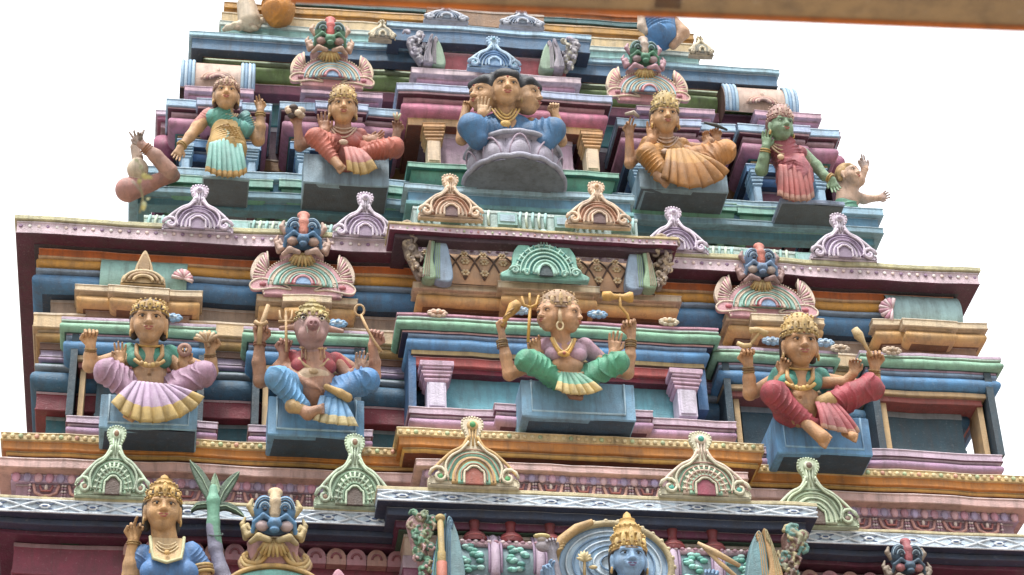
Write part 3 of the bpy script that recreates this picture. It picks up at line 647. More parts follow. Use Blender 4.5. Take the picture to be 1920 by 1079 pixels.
def pedestal(F, x0, x1, top, bot, Y, col='#7fa8c4', under='#5a7488', depth=.9, frame=None, yl=None):
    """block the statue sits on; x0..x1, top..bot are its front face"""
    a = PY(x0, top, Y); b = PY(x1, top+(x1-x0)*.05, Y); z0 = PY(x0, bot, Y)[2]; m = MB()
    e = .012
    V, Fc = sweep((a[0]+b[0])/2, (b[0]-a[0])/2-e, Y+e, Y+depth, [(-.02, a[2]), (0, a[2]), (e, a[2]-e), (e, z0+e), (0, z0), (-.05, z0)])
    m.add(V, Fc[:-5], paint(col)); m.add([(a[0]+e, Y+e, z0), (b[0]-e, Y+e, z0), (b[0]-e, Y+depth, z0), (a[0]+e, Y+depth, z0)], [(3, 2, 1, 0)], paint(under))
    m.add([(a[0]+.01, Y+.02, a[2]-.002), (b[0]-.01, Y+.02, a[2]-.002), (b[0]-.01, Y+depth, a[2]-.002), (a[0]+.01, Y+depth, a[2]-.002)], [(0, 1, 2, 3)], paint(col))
    o = m.build('pedestal', F.root, 'world')
    if frame:
        q = MB(); dx = (b[0]-a[0])*.09; dz = (a[2]-z0)*.16
        q.tube([(a[0]+dx, Y-.004, a[2]-.01), (a[0]+dx, Y-.004, z0+dz), (b[0]-dx, Y-.004, z0+dz), (b[0]-dx, Y-.004, a[2]-.01)], .011, paint(frame), 6)
        q.build('panel_line', o, 'world')
    return o
# ================================================================ statues
SK = '#b88a64'
# ---- middle storey, centre: seated goddess with two faces turned apart
def statue_centre():
    F = Fig('statue', 1080, 712, YB-.62, 14, 'seated goddess statue with two faces turned apart, lilac blouse, green leggings')
    p = F.p; sk = '#c4946c'; S = Sculpt(1.2)
    c1, c2 = p(1033, 592, 44), p(1063, 594, 44)
    T1, f1, _ = head(F, S, c1, 25, radians(-52), radians(-2), 0, sk, bindi=None)
    T2, f2, _ = head(F, S, c2, 25, radians(52), radians(-2), 0, sk, bindi=None)
    S.rc(p(1049, 618, 34), p(1054, 650, 26), 17, 19, sk, 6)
    S.rc(p(1058, 672, 22), p(1064, 702, 20), 32, 34, sk, 8)                                   # belly
    S.el(p(1063, 684, 48), (30, 12, 14), sk, 6)
    S.el(p(1063, 680, 62), (3.2, 4, 3.2), sk, 2, None, True)                                  # navel
    # rear arms
    S.path([p(1022, 648, 0), p(985, 690, -2), p(955, 702, 8)], [14, 12, 12.5], sk, 5); S.path([p(955, 702, 8), p(948, 668, 12), p(942, 634, 14)], [12.5, 11, 7.5], sk, 4)
    hand(S, p(941, 628, 14), p(930, 588, 16)-p(941, 628, 14), p(955, 600, 18)-p(941, 610, 10), 44, sk, (1.4, 1.5, 1.5, 1.5), 1, .9)
    S.path([p(1100, 650, 0), p(1150, 695, -4), p(1176, 700, 0)], [14, 12, 12.5], sk, 5); S.path([p(1176, 700, 0), p(1181, 668, 6), p(1184, 632, 8)], [12.5, 11, 7.5], sk, 4)
    hand(S, p(1184, 628, 8), p(1180, 592, 12)-p(1184, 628, 8), V3(-.5, -1, 0), 44, sk, (1.3, 1.4, 1.5, 1.0), -1, .9)
    # front hands
    S.path([p(1018, 660, 14), p(1000, 690, 24), p(1008, 662, 30)], [11, 11, 8], sk, 4)
    hand(S, p(1008, 660, 30), p(998, 618, 34)-p(1008, 660, 30), V3(-.3, -1, .1), 38, sk, (1.0, 1.2, 1.1, .5), -1, .6)
    S.path([p(1112, 665, 10), p(1140, 690, 16), p(1150, 662, 20)], [11, 10, 8], sk, 4)
    hand(S, p(1150, 662, 20), p(1154, 618, 22)-p(1150, 662, 20), V3(0, -1, .2), 42, sk, (.1, .12, .15, .2), 1, .2)
    F.sculpt(S, 'body'); f1(); f2()
    B = Sculpt(1.2); bl = '#b690a4'                                                            # blouse with sleeves
    B.el(p(1060, 660, 26), (40, 24, 22), bl, 6); B.el(p(1040, 664, 46), (19, 14, 15), bl, 6); B.el(p(1082, 666, 46), (19, 14, 15), bl, 6)
    B.rc(p(1026, 648, 14), p(1008, 668, 6), 16, 15, bl, 6); B.rc(p(1096, 650, 14), p(1122, 676, 4), 17, 16, bl, 6)
    F.sculpt(B, 'blouse')
    L = Sculpt(1.2); g = '#4f9c7c'
    for a, b_, c_ in (((1048, 706, 20), (987, 676, 58), (1046, 712, 40)), ((1088, 710, 20), (1160, 680, 56), (1092, 716, 40))):
        L.rc(p(*a), p(*b_), 24, 21, g, 8, (3.4, 6, .12)); L.rc(p(*b_), p(*c_), 20, 15, g, 8, (3.4, 6, -.12))
    L.el(p(1064, 716, 16), (46, 24, 16), g, 8)
    F.sculpt(L, 'leggings')
    ft = Sculpt(1.2); ft.path([p(1060, 728, 36), p(1072, 742, 50), p(1088, 746, 56)], [7, 7, 6], '#8a6450', 3); ft.path([p(1100, 728, 36), p(1090, 738, 48)], [7, 6], '#8a6450', 3); F.sculpt(ft, 'foot')
    pleats(F, [p(1050, 697, 52), p(1066, 699, 56), p(1090, 700, 52)], [p(1040, 732, 58), p(1060, 741, 60), p(1085, 743, 60), p(1108, 741, 60), p(1130, 732, 58)], 6, 8, ('#7cb49c', '#d0ba80'), .55, 3, 'pleats', 6)
    w = MB(); w.tube(arc(p(1040, 697, 50), p(1094, 700, 50), 3, 10, 3), 3, paint('#c8a878'), 8); F.mb(w, 'waistband')
    Tm = lambda x, y, z: (np.asarray(T1(0, 0, 0))+np.asarray(T2(0, 0, 0)))/2+25*V3(x*1.5, -y, z*1.0)
    crown(F, Tm, 25, ('#a88868', '#c8a878', '#8c7468'), 1.0, 1.0, 'dome')
    e = MB(); m_ = p(1049, 598, 62)
    e.tube([m_+V3(0, 0, 24), m_+V3(0, -4, 8), m_+V3(0, -5, -8)], [3.5, 4, 4.5], paint('#d0b088'), 8)
    e.tube([m_+V3(6*cos(t), -6, -16+8*sin(t)) for t in [2*pi*i/14 for i in range(14)]], 2, paint('#d8c090'), 6, True); F.mb(e, 'earring')
    n = MB()
    n.tube(arc(p(1034, 634, 56), p(1078, 636, 56), 34, 14, 6), 3.6, paint('#cc9c44'), 8); n.tube(arc(p(1038, 634, 58), p(1074, 636, 58), 27, 14, 6), 1.8, paint('#d8bc80'), 6)
    c = p(1057, 664, 66); n.ball(c, (12, 5, 6), paint('#cc9c44'), 10, 6); n.ball(c+V3(0, -5, 0), 3.5, paint('#b0604c'), 8, 5)
    F.mb(n, 'necklace')
    bangles(F, p(941, 640, 14), p(944, 660, 14), 10, ['#a08048', '#7c6038'], n=4); bangles(F, p(1183, 640, 8), p(1182, 660, 8), 10, ['#a08048', '#7c6038'], n=4); bangles(F, p(1007, 664, 30), p(1003, 680, 30), 10.5, ['#a08048'], n=2)
    t = MB(); gd = paint('#cc9c44'); g2 = paint('#a88450')                                        # attributes in the hands
    t.tube([p(990, 642, 40), p(994, 575, 44)], 3, gd, 8)
    t.tube([p(978, 556, 44), p(982, 572, 44), p(994, 577, 44), p(1006, 572, 44), p(1010, 554, 44)], [2, 3, 3.4, 3, 2], gd, 8); t.tube([p(994, 577, 44), p(993, 550, 44)], [3, 2], gd, 8)
    F.mb(t, 'trident')
    t = MB(); t.tube([p(940, 612, 24), p(950, 596, 24), p(956, 588, 24), p(964, 576, 24), p(972, 568, 24)], [4, 5, 8, 12, 8], gd, 12)
    for q in range(3): t.tube([p(952+q*6, 592-q*7.5, 24)+V3(10*cos(a)*.8, 10*sin(a), 10*cos(a)*.6) for a in [2*pi*i/14 for i in range(14)]], 1.8, g2, 6, True)
    F.mb(t, 'bell')
    t = MB(); t.tube([p(1182, 612, 16), p(1176, 590, 18), p(1163, 575, 18), p(1162, 552, 18)], 3, gd, 8)
    t.tube([p(1130, 556, 16), p(1144, 556, 16), p(1150, 557, 16), p(1160, 557, 16), p(1168, 558, 16), p(1180, 558, 16), p(1186, 558, 16)], [9, 10, 6, 5, 6, 11, 10], gd, 12)
    F.mb(t, 'hand_drum')
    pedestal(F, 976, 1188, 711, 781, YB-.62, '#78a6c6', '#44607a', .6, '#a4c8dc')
statue_centre()

# ---- middle storey, second: seated statue with a boar's face
def statue_boar():
    F = Fig('statue', 595, 742, YB-.5, 14, 'seated boar-faced statue in red blouse and blue leg cloth on a blue pedestal')
    p = F.p; sk = '#b4846a'; S = Sculpt(1.2)
    c = p(584, 618, 34); T, fin, (r, f, u, hw) = head(F, S, c, 33, 0, radians(-8), 0, '#ac8884', animal=True)
    R = lambda a, b, ra, rb, m='#ac8884', k=6: S.rc(T(*a), T(*b), hw*ra, hw*rb, m, k)
    R((0, .6, .1), (0, 1.35, -.1), .55, .40); R((0, 1.3, -.08), (0, 1.62, -.06), .36, .33, '#8c6264', 4)
    R((-.35, .75, -.45), (.35, .75, -.45), .4, .4); R((0, .9, -.55), (0, 1.35, -.5), .32, .22, '#a88480')
    for q in (-1, 1):
        S.el(T(q*.13, 1.95, -.02), (3, 5, 4), '#54383a', 1, None, True); S.el(T(q*.55, .88, .42), (5, 5, 4), '#ac8884', 2, None, True)
        R((q*1.0, -.1, .1), (q*1.75, .0, -.02), .2, .12, '#b08878', 4); S.rc(T(q*.22, 1.35, -.45), T(q*.34, 1.6, -.2), 2.5, 1.2, '#e0d8c8', 1)
    S.rc(p(585, 648, 24), p(586, 668, 20), 19, 22, sk, 6)
    S.rc(p(588, 690, 18), p(592, 728, 20), 34, 38, sk, 8); S.el(p(588, 706, 40), (30, 18, 16), '#c8ac8c', 8)
    S.path([p(540, 672, 0), p(500, 712, -4), p(488, 715, 0)], [13, 12, 13], '#a88068', 5); S.path([p(488, 715, 0), p(485, 680, 6), p(487, 640, 12)], [13, 12.5, 9], '#a87c60', 4)
    hand(S, p(487, 640, 12), p(487, 600, 14)-p(487, 640, 12), V3(.2, -1, 0), 48, sk, (1.4, 1.5, 1.5, 1.4), 1, .9)
    S.path([p(545, 680, 12), p(522, 700, 14), p(532, 668, 20)], [11, 11, 8.5], sk, 4)
    hand(S, p(532, 664, 20), p(538, 622, 24)-p(532, 664, 20), V3(.2, -1, 0), 44, '#b08070', (1.3, 1.4, 1.4, 1.2), -1, .9)
    S.path([p(632, 674, 0), p(680, 705, -6), p(702, 705, 0)], [13, 12, 12], sk, 5); S.path([p(702, 705, 0), p(703, 680, 6), p(698, 650, 10)], [12, 11, 8], sk, 4)
    hand(S, p(699, 648, 10), p(712, 610, 14)-p(699, 648, 10), V3(-.2, -1, 0), 46, '#b08070', (1.4, 1.4, 1.4, 1.3), 1, .9)
    S.path([p(636, 684, 14), p(654, 706, 20), p(676, 690, 30)], [11, 10.5, 8.5], sk, 4)
    hand(S, p(672, 694, 32), p(680, 655, 36)-p(672, 694, 32), V3(0, -1, .1), 38, '#c8a084', (.35, .35, .4, .4), 1, .4)
    S.path([p(540, 690, 24), p(560, 712, 44), p(586, 722, 52)], [11, 9, 8], sk, 4)
    hand(S, p(578, 720, 52), p(618, 730, 54)-p(578, 720, 52), V3(0, .7, -1), 36, sk, (.2, .2, .25, .3), 1, .2)
    F.sculpt(S, 'body')
    e = MB()
    for q in (-1, 1):
        e.ball(T(q*.52, .92, .44), (5, 3, 4), paint('#d8d0c0'), 10, 6); e.ball(T(q*.52, 1.0, .45), (2.6, 2, 2.6), paint('#1c1614'), 8, 6)
        e.tube([T(q*(.36+.34*t), .98-.1*t, .56+.1*sin(pi*t)) for t in [i/5 for i in range(6)]], 1.2, paint('#3a2826'), 6)
    F.mb(e, 'eyes')
    B = Sculpt(1.2); rd = '#a84048'
    B.el(p(587, 678, 18), (44, 24, 24), rd, 6); B.el(p(565, 686, 36), (20, 14, 16), rd, 6); B.el(p(611, 688, 36), (20, 14, 16), rd, 6)
    B.rc(p(548, 672, 6), p(534, 692, 2), 16, 14, rd, 6); B.rc(p(628, 676, 6), p(648, 694, 2), 16, 14, rd, 6); F.sculpt(B, 'blouse')
    L = Sculpt(1.2); bl = '#5e9ccc'
    L.rc(p(570, 735, 14), p(521, 708, 56), 28, 23, bl, 8, (3.2, 7, .1)); L.rc(p(519, 712, 56), p(566, 762, 50), 23, 17, bl, 8, (3, 5, .15))
    L.rc(p(610, 740, 14), p(688, 712, 50), 28, 24, '#4a82b8', 8, (3.2, 7, .1)); L.rc(p(690, 716, 48), p(620, 742, 50), 22, 14, '#4a82b8', 8, (2.4, 5, -.12))
    L.el(p(592, 745, 16), (50, 22, 16), bl, 8); F.sculpt(L, 'leg_cloth')
    h = Sculpt(1.2); h.path([p(612, 726, 66), p(638, 738, 66), p(652, 746, 62)], [6, 8, 9], '#bc9858', 4); h.path([p(548, 762, 60), p(568, 768, 58)], [14, 10], '#bc9c6c', 4); F.sculpt(h, 'gold_hem')
    ft = Sculpt(1.2); ft.path([p(560, 764, 54), p(578, 776, 62), p(600, 768, 72)], [10, 12, 9], '#b08468', 4)
    for q in range(5): ft.rc(p(600+q*.5, 762+q*3.2, 74), p(606, 759+q*4, 78), 3.4-q*.3, 2.8, '#a87c64', 1.5)
    F.sculpt(ft, 'foot')
    pleats(F, [p(600, 742, 56), p(630, 744, 56), p(645, 748, 52)], [p(586, 790, 58), p(605, 796, 62), p(640, 800, 62), p(672, 802, 60)], 5, 9, ('#78aad4', '#d8c898'), .70, 3, 'pleats', 8)
    crown(F, T, hw*.86, ('#b4a060', '#d0bc80', '#8c7848'), .62, .95, 'cone')
    n = MB()
    for q in range(7): n.tube([p(566+q*7, 655-(abs(q-3)*.8), 40), p(566+q*7, 678-abs(q-3)*2, 50)], 1.7, paint('#c0946c'), 6)
    n.tube(arc(p(562, 652, 36), p(612, 654, 36), 3, 10, 8), 2.2, paint('#d0ac78'), 6)
    n.tube(arc(p(560, 672, 44), p(616, 674, 44), 22, 12, 8), 3, paint('#c8a474'), 8); n.ball(p(588, 696, 60), (9, 4, 6), paint('#cfae80'), 10, 6); F.mb(n, 'necklace')
    bangles(F, p(487, 644, 12), p(486, 660, 12), 11, ['#8c5c44'], n=2)
    t = MB(); g = paint('#c4a070')
    t.tube([p(503, 572, 26), p(494, 600, 26), p(488, 612, 26), p(486, 646, 26)], [4, 5, 5, 5], g, 8); t.tube([p(478, 604, 24), p(488, 610, 28), p(500, 604, 24)], 5, g, 8); F.mb(t, 'plough')
    t = MB(); t.tube([p(537, 660, 36), p(536, 592, 36)], 2.8, g, 8)
    for q in (-1, 0, 1): t.tube([p(536+q*4, 604, 36), p(536+q*11, 597, 36), p(536+q*12, 582, 36)], [2.4, 2.6, 1.6], g, 6)
    t.tube([p(522, 603, 36), p(550, 603, 36)], 2.6, g, 6); F.mb(t, 'trident')
    t = MB(); t.tube([p(676, 590, 26), p(690, 620, 26), p(701, 640, 26), p(716, 660, 26)], 2.8, g, 8); t.tube([p(674, 582, 26)+V3(9*cos(a), 0, 11*sin(a)) for a in [2*pi*i/14 for i in range(14)]], 2.2, g, 6, True); F.mb(t, 'noose')
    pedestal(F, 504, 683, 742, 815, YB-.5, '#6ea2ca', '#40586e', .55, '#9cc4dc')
statue_boar()

# ---- middle storey: seated goddesses at the ends
def statue_goddess(X0, Y0, lab, flip, cols, crownkind, hx, knee, pedx, items, headyaw=0):
    """X0,Y0 = pixel of the pedestal's top centre; all other pixels are relative"""
    F = Fig('statue', X0, Y0, YB-.5, 14, lab); q = lambda x, y, d=0: F.p(X0+x*flip, Y0+y+(x*flip)*.045, d)
    sk, bl, leg, pl, hem = cols; S = Sculpt(1.2)
    c = q(hx, -132, 40); T, fin, (r, f, u, hw) = head(F, S, c, 32, headyaw, radians(-3), 0, sk)
    S.rc(q(hx, -104, 28), q(hx-2, -70, 22), 17, 19, sk, 6); S.rc(q(hx, -50, 18), q(hx, -14, 20), 32, 36, sk, 8); S.el(q(hx, -34, 38), (30, 15, 12), sk, 8); S.el(q(hx, -34, 54), 3, sk, 2, None, True)
    for s_, (ex, ey), (wx, wy), (dx, dy) in items['rear']:
        S.path([q(hx+s_*38, -72, 0), q(ex*.9+hx*.1, ey-4, -4), q(ex, ey, 4)], [13, 12, 13], sk, 5); S.path([q(ex, ey, 4), q((ex+wx)/2, (ey+wy)/2, 8), q(wx, wy, 14)], [13, 12, 8], sk, 4)
        hand(S, q(wx, wy, 14), q(wx+dx, wy+dy, 18)-q(wx, wy, 14), V3(-.2*s_, -1, 0), 47, sk, (1.4, 1.5, 1.5, 1.3), s_*flip, .9)
    for s_, (ex, ey), (wx, wy), (dx, dy), cu in items['front']:
        S.path([q(hx+s_*40, -64, 14), q(ex, ey, 22), q(wx, wy, 32)], [12, 11, 8.5], sk, 4)
        hand(S, q(wx, wy, 32), q(wx+dx, wy+dy, 36)-q(wx, wy, 32), V3(0, -1, .1), 38, sk, cu, s_*flip, .4)
    F.sculpt(S, 'body'); fin()
    B = Sculpt(1.2); B.el(q(hx, -66, 18), (44, 24, 24), bl, 6); B.el(q(hx-22, -62, 38), (20, 15, 17), bl, 6); B.el(q(hx+22, -62, 38), (20, 15, 17), bl, 6)
    for s_ in (-1, 1): B.rc(q(hx+s_*38, -76, 6), q(hx+s_*54, -52, 2), 17, 15, bl, 6)
    F.sculpt(B, 'blouse')
    L = Sculpt(1.2); (kx1, ky1), (ax1, ay1), (kx2, ky2), (ax2, ay2) = knee
    L.rc(q(hx-20, -6, 14), q(kx1, ky1, 54), 27, 24, leg, 8, (3, 6, .1)); L.rc(q(kx1, ky1+2, 54), q(ax1, ay1, 52), 23, 15, leg, 8, (3, 6, .12))
    L.rc(q(hx+20, -4, 14), q(kx2, ky2, 50), 27, 25, leg, 8, (3, 6, .1)); L.rc(q(kx2, ky2+3, 48), q(ax2, ay2, 50), 22, 14, leg, 8, (3, 6, -.1))
    L.el(q(hx, 2, 14), (50, 22, 16), leg, 8); F.sculpt(L, 'leg_cloth')
    hm = Sculpt(1.2); a_ = unit(F.p(0, 0)-F.p(0, 0)+q(ax2, ay2, 50)-q(kx2, ky2, 48)); e_ = q(ax2, ay2, 52); hm.rc(e_-a_*6, e_+a_*10, 16, 14, hem, 4); F.sculpt(hm, 'gold_hem')
    ft = Sculpt(1.2)
    for (fx, fy, tx, ty, sz) in items['feet']:
        a1, b1 = q(fx, fy, 56), q(tx, ty, 74); ft.rc(a1, b1, 9*sz, 11*sz, sk, 4); d_ = unit(b1-a1); s2 = unit(np.cross(d_, V3(0, 1, .4)))
        for k in range(5): o_ = b1+s2*(k-2)*4.2*sz+d_*5*sz; ft.rc(o_, o_+d_*(9-k*.9)*sz, (3.8-k*.35)*sz, (3-.3*k)*sz, sk, 1.5)
    F.sculpt(ft, 'foot')
    pleats(F, [q(x, y, d) for x, y, d in items['ptop']], [q(x, y, d) for x, y, d in items['pbot']], items['pn'], items.get('pa', 8), pl, items.get('ph', .7), 3, 'pleats', 9)
    crown(F, T, hw, *crownkind); hairdo(F, T, hw, '#3c302c', 1.0, .7); earrings(F, T, hw)
    n = MB(); n.tube(arc(q(hx-26, -90, 32), q(hx+26, -90, 32), 6, 10, 10), 2.4, paint('#cca050'), 6)
    for s_ in (-1, 1): n.tube([q(hx+s_*24, -90, 34), q(hx+s_*24, -72, 54), q(hx+s_*14, -58, 58)], [3.6, 4.4, 3.6], paint('#b48c58'), 8)
    n.tube(arc(q(hx-28, -62, 56), q(hx+28, -62, 56), 14, 10, 5), 3.8, paint('#cca458'), 8)
    for k in range(5): n.ball(q(hx-14+7*k, -52+abs(k-2)*-2, 64), (4.5, 3, 4.5), paint('#dcb868' if k % 2 else '#c09a5c'), 8, 5)
    F.mb(n, 'necklace')
    for s_, (ex, ey), (wx, wy), (dx, dy) in items['rear']: bangles(F, q(wx, wy+6, 14), q((ex+wx)/2, (ey+wy)/2, 8), 10.5, ['#9c7c48', '#806038'], n=3)
    pedestal(F, *pedx)
    return F, q, T
F, q, T = statue_goddess(292, 738, 'seated goddess statue in green blouse with wide lilac and gold pleat fan',
    1, ('#c4986c', '#3f8c78', '#a4809a', ('#b8a0bc', '#c8ac6c'), '#c0985c'), (('#ac8850', '#ccaa60', '#786450'), .62, 1.04, 'band'), -12,
    ((-92, -38), (-20, 24), (90, -42), (16, 0)), (190, 372, 738, 802, YB-.5, '#84b0cc', '#42566c', .55, '#a8cadc'),
    dict(rear=[(1, (104, -46), (102, -84), (0, -34)), (-1, (-124, -46), (-122, -84), (0, -34))], front=[(1, (66, -26), (50, -60), (6, -32), (.9, .9, .9, .9)), (-1, (-76, -26), (-66, -56), (0, -34), (.1, .1, .15, .2))],
         feet=[(-30, 26, -46, 44, 1.0)], ptop=[(-42, -22, 66), (-8, -20, 72), (30, -18, 68)], pbot=[(-84, 22, 72), (-60, 46, 76), (-30, 58, 76), (6, 58, 76), (46, 46, 74), (76, 26, 70), (92, 4, 64)], pn=9, pa=9, ph=.66))
m = MB(); c = q(88, -118, 30)
m.tube([q(100, -92, 26), q(94, -104, 28), c+V3(0, 0, -8)], [3, 4, 8], paint('#c8ac84'), 8)
for k in range(7): a = radians(-60+20*k)+radians(-12); m.tube([q(96, -100, 30), q(96, -100, 32)+V3(18*sin(a), -3, 15*cos(a)), q(96, -100, 30)+V3(25*sin(a), 0, 22*cos(a))], [2.5, 4.5, 3.4], paint('#ccb490' if k % 2 else '#b89468'), 6)
F.mb(m, 'shell_fan')
m = MB(); c = q(54, -84, 44); m.tube([c+V3(9*cos(a), 0, 9*sin(a)) for a in [2*pi*i/16 for i in range(16)]], 5, paint('#b08474'), 8, True); F.mb(m, 'ring')
def right_goddess(X0, Y0, lab, ped):
    F, q, T = statue_goddess(X0, Y0, lab, 1, ('#bc8c60', '#3f8f80', '#a03c48', ('#b8666c', '#c89c88'), '#b8945c'), (('#bc9c5c', '#d0b070', '#8c7450'), .95, 1.05, 'dome'), -34,
        ((-84, -42), (-14, 14), (98, -60), (16, -30)), ped,
        dict(rear=[(-1, (-128, -38), (-131, -92), (-4, -32)), (1, (104, -56), (106, -98), (-4, -32))], front=[(-1, (-76, -50), (-66, -78), (8, -34), (.7, .8, .9, 1.0)), (1, (50, -66), (66, -84), (2, -30), (.8, .8, .8, .8))],
             feet=[(-22, 14, 8, 38, 1.25), (50, 28, 66, 34, .8)], ptop=[(-6, -28, 62), (16, -30, 62), (34, -30, 58)], pbot=[(4, 22, 66), (20, 26, 70), (46, 30, 66), (70, 34, 60), (76, 24, 56)], pn=5, pa=7, ph=.88))
    m = MB(); g = paint('#c8ac78')
    m.tube([q(-128, -128, 26), q(-112, -150, 28), q(-108, -160, 28)], [3, 3, 4], g, 8); m.tube([q(-128, -156, 28), q(-112, -158, 30), q(-96, -150, 28)], [7, 5, 7], g, 10); m.tube([q(-152, -132, 24), q(-140, -126, 26), q(-126, -128, 26)], [4, 6, 5], g, 8); F.mb(m, 'axe')
    m = MB(); m.tube([q(100, -118, 28), q(86, -142, 30), q(76, -156, 30), q(68, -168, 28)], [3, 4, 10, 7], g, 10); F.mb(m, 'mace')
    return F
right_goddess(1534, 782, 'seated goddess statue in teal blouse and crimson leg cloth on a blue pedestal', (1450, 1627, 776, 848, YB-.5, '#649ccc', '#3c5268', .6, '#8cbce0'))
# ---- upper storey statues
def std(lab, X, Y_, Yp, lean=10): return Fig('statue', X, Y_, Yp, lean, lab)
def statue_three():
    F = std('three-headed black-haired statue in blue cloth seated in a grey lotus bowl', 962, 300, YA-.3)
    p = F.p; sk = '#c4986c'; S = Sculpt(1.15); Ts = []
    for (x, y, d, yaw) in ((948, 170, 40, 0), (910, 182, 22, -55), (984, 184, 22, 55)):
        T, fin, _ = head(F, S, p(x, y, d), 28, radians(yaw), radians(-2), 0, sk); Ts.append((T, fin))
    S.rc(p(948, 192, 30), p(948, 214, 24), 17, 19, sk, 6); S.rc(p(948, 240, 10), p(950, 280, 10), 30, 34, sk, 6)
    S.path([p(905, 232, 4), p(866, 262, 0), p(868, 238, 6), p(874, 205, 8)], [12, 11, 11, 8], sk, 4)
    hand(S, p(873, 208, 8), V3(.1, -.1, 1), V3(.2, -1, 0), 26, sk, (.9, 1, 1, .9), 1, .6)
    S.path([p(915, 234, 16), p(905, 240, 24), p(903, 214, 52)], [10, 10, 8], sk, 4)
    hand(S, p(903, 216, 52), V3(.1, -.1, 1), V3(0, -1, .1), 36, '#d4b088', (.1, .1, .12, .15), 1, .2)
    S.path([p(995, 232, 4), p(1052, 265, 0), p(1048, 240, 6), p(1040, 214, 10)], [12, 11, 11, 8], sk, 4)
    hand(S, p(1040, 214, 10), V3(0, -.1, 1), V3(-.2, -1, 0), 32, '#d0aa84', (1.3, 1.4, 1.4, 1.3), -1, .9)
    F.sculpt(S, 'body')
    for T, fin in Ts: fin()
    H = Sculpt(1.25)
    for T, _ in Ts:
        H.el(T(0, -.30, .62), (33, 32, 30), '#2c3038', 4); H.rc(T(-.5, .66, .84), T(.5, .66, .84), 10, 10, '#2c3038', 5); H.el(T(0, -.1, 1.2), (17, 17, 11), '#2c3038', 4)
        for s_ in (-1, 1): H.rc(T(s_*.9, -.2, .5), T(s_*.92, -.4, -.4), 7, 5, '#2c3038', 4)
        for k in range(7): a = radians(-72+24*k); H.rc(T(.7*sin(a), .55*cos(a), .95), T(1.0*sin(a), .0, 1.25), 3.4, 2.5, '#3a4048', 2)
    F.sculpt(H, 'hair')
    B = Sculpt(1.2); bl = '#44739f'
    B.el(p(950, 232, 14), (46, 22, 22), bl, 6); B.rc(p(950, 262, 10), p(884, 236, 46), 30, 24, bl, 8, (3, 7, .1)); B.rc(p(955, 264, 10), p(1038, 242, 44), 30, 23, bl, 8, (3, 7, .1))
    B.rc(p(884, 238, 46), p(896, 262, 44), 24, 20, bl, 8); B.rc(p(1038, 246, 44), p(1022, 268, 44), 22, 20, bl, 8); F.sculpt(B, 'blue_cloth')
    n = MB(); g = paint('#d0a858')
    for s_, w_ in ((30, 26), (24, 20), (18, 13)): n.tube(arc(p(948-w_, 204, 40), p(948+w_, 205, 40), s_*1.1, 14, 10), 2.2, g, 6)
    n.ball(p(948, 232, 60), (10, 4, 7), g, 10, 6); F.mb(n, 'necklace'); earrings(F, Ts[0][0], 28)
    # lotus bowl: half round, lobed petals, dark flat underside
    Yl = YA-.2; a = PY(870, 352, Yl); b = PY(1057, 360, Yl); xc = (a[0]+b[0])/2; R = (b[0]-a[0])/2; z0 = (a[2]+b[2])/2; H_ = PY(962, 243, Yl-R*.95)[2]-z0; m = MB()
    NU, NV = 96, 20; V = []
    for i in range(NU+1):
        t = pi*i/NU
        for j in range(NV+1):
            v = j/NV; lob = abs(sin(t*5.0)); bul = sin(pi*min(1, v*1.05))**.8
            r = R*.80+R*.19*lob**.5*sin(pi*min(1, max(0, (v-.08)/.84)))**.6
            if v < .13: r = R*(1.0-.18*(v/.13)**1.6)*(1-.015*(1-lob))
            if v > .88: r = R*(.93+.03*lob)
            V.append((xc-r*cos(t), Yl-r*sin(t), z0+H_*v+(.02*lob if v > .9 else 0)))
    Fc = [(i*(NV+1)+j, (i+1)*(NV+1)+j, (i+1)*(NV+1)+j+1, i*(NV+1)+j+1) for i in range(NU) for j in range(NV)]
    m.add(V, Fc, paint('#a8a2b4'), True); m.add([V[i*(NV+1)] for i in range(NU+1)], [tuple(range(NU+1))[::-1]], paint('#838b98'))
    m.add([V[i*(NV+1)+NV] for i in range(NU+1)], [tuple(range(NU+1))], paint('#a8a2b4')); m.box((xc-R*.74, Yl, z0+.004), (xc+R*.74, Yl+.5, z0+H_-.04), paint('#8c8c9c'), paint('#838b98'))
    lo = m.build('lotus_bowl', F.root, 'world'); q = MB()
    for k in range(6):
        for (tt, f0) in ((k, 0),):
            t = pi*k/5; q.tube([(xc-R*.815*cos(t), Yl-R*.815*sin(t), z0+H_*v) for v in [j/8 for j in range(1, 8)]], .012, paint('#787888'), 6)
    for k in range(5):
        t0, t1 = pi*k/5+.08, pi*(k+1)/5-.08
        q.tube([(xc-R*(1.0-.12*abs(2*(t-t0)/(t1-t0)-1)**3)*cos(t), Yl-R*(1.0-.12*abs(2*(t-t0)/(t1-t0)-1)**3)*sin(t), z0+H_*(.22+.60*sin(pi*(t-t0)/(t1-t0))**.6)) for t in [t0+(t1-t0)*j/10 for j in range(11)]], .010, paint('#b09cb0'), 6)
    q.tube([(xc-R*.96*cos(t), Yl-R*.96*sin(t), z0+H_*(.93+.025*abs(sin(t*9)))) for t in [pi*j/40 for j in range(41)]], .026, paint('#a0a0b0'), 8)
    q.tube([(xc-R*1.0*cos(t), Yl-R*1.0*sin(t), z0+H_*(.08+.05*abs(sin(t*7)))) for t in [pi*j/60 for j in range(61)]], .03, paint('#a0a0b2'), 8)
    q.build('petal_rim', lo, 'world')
statue_three()

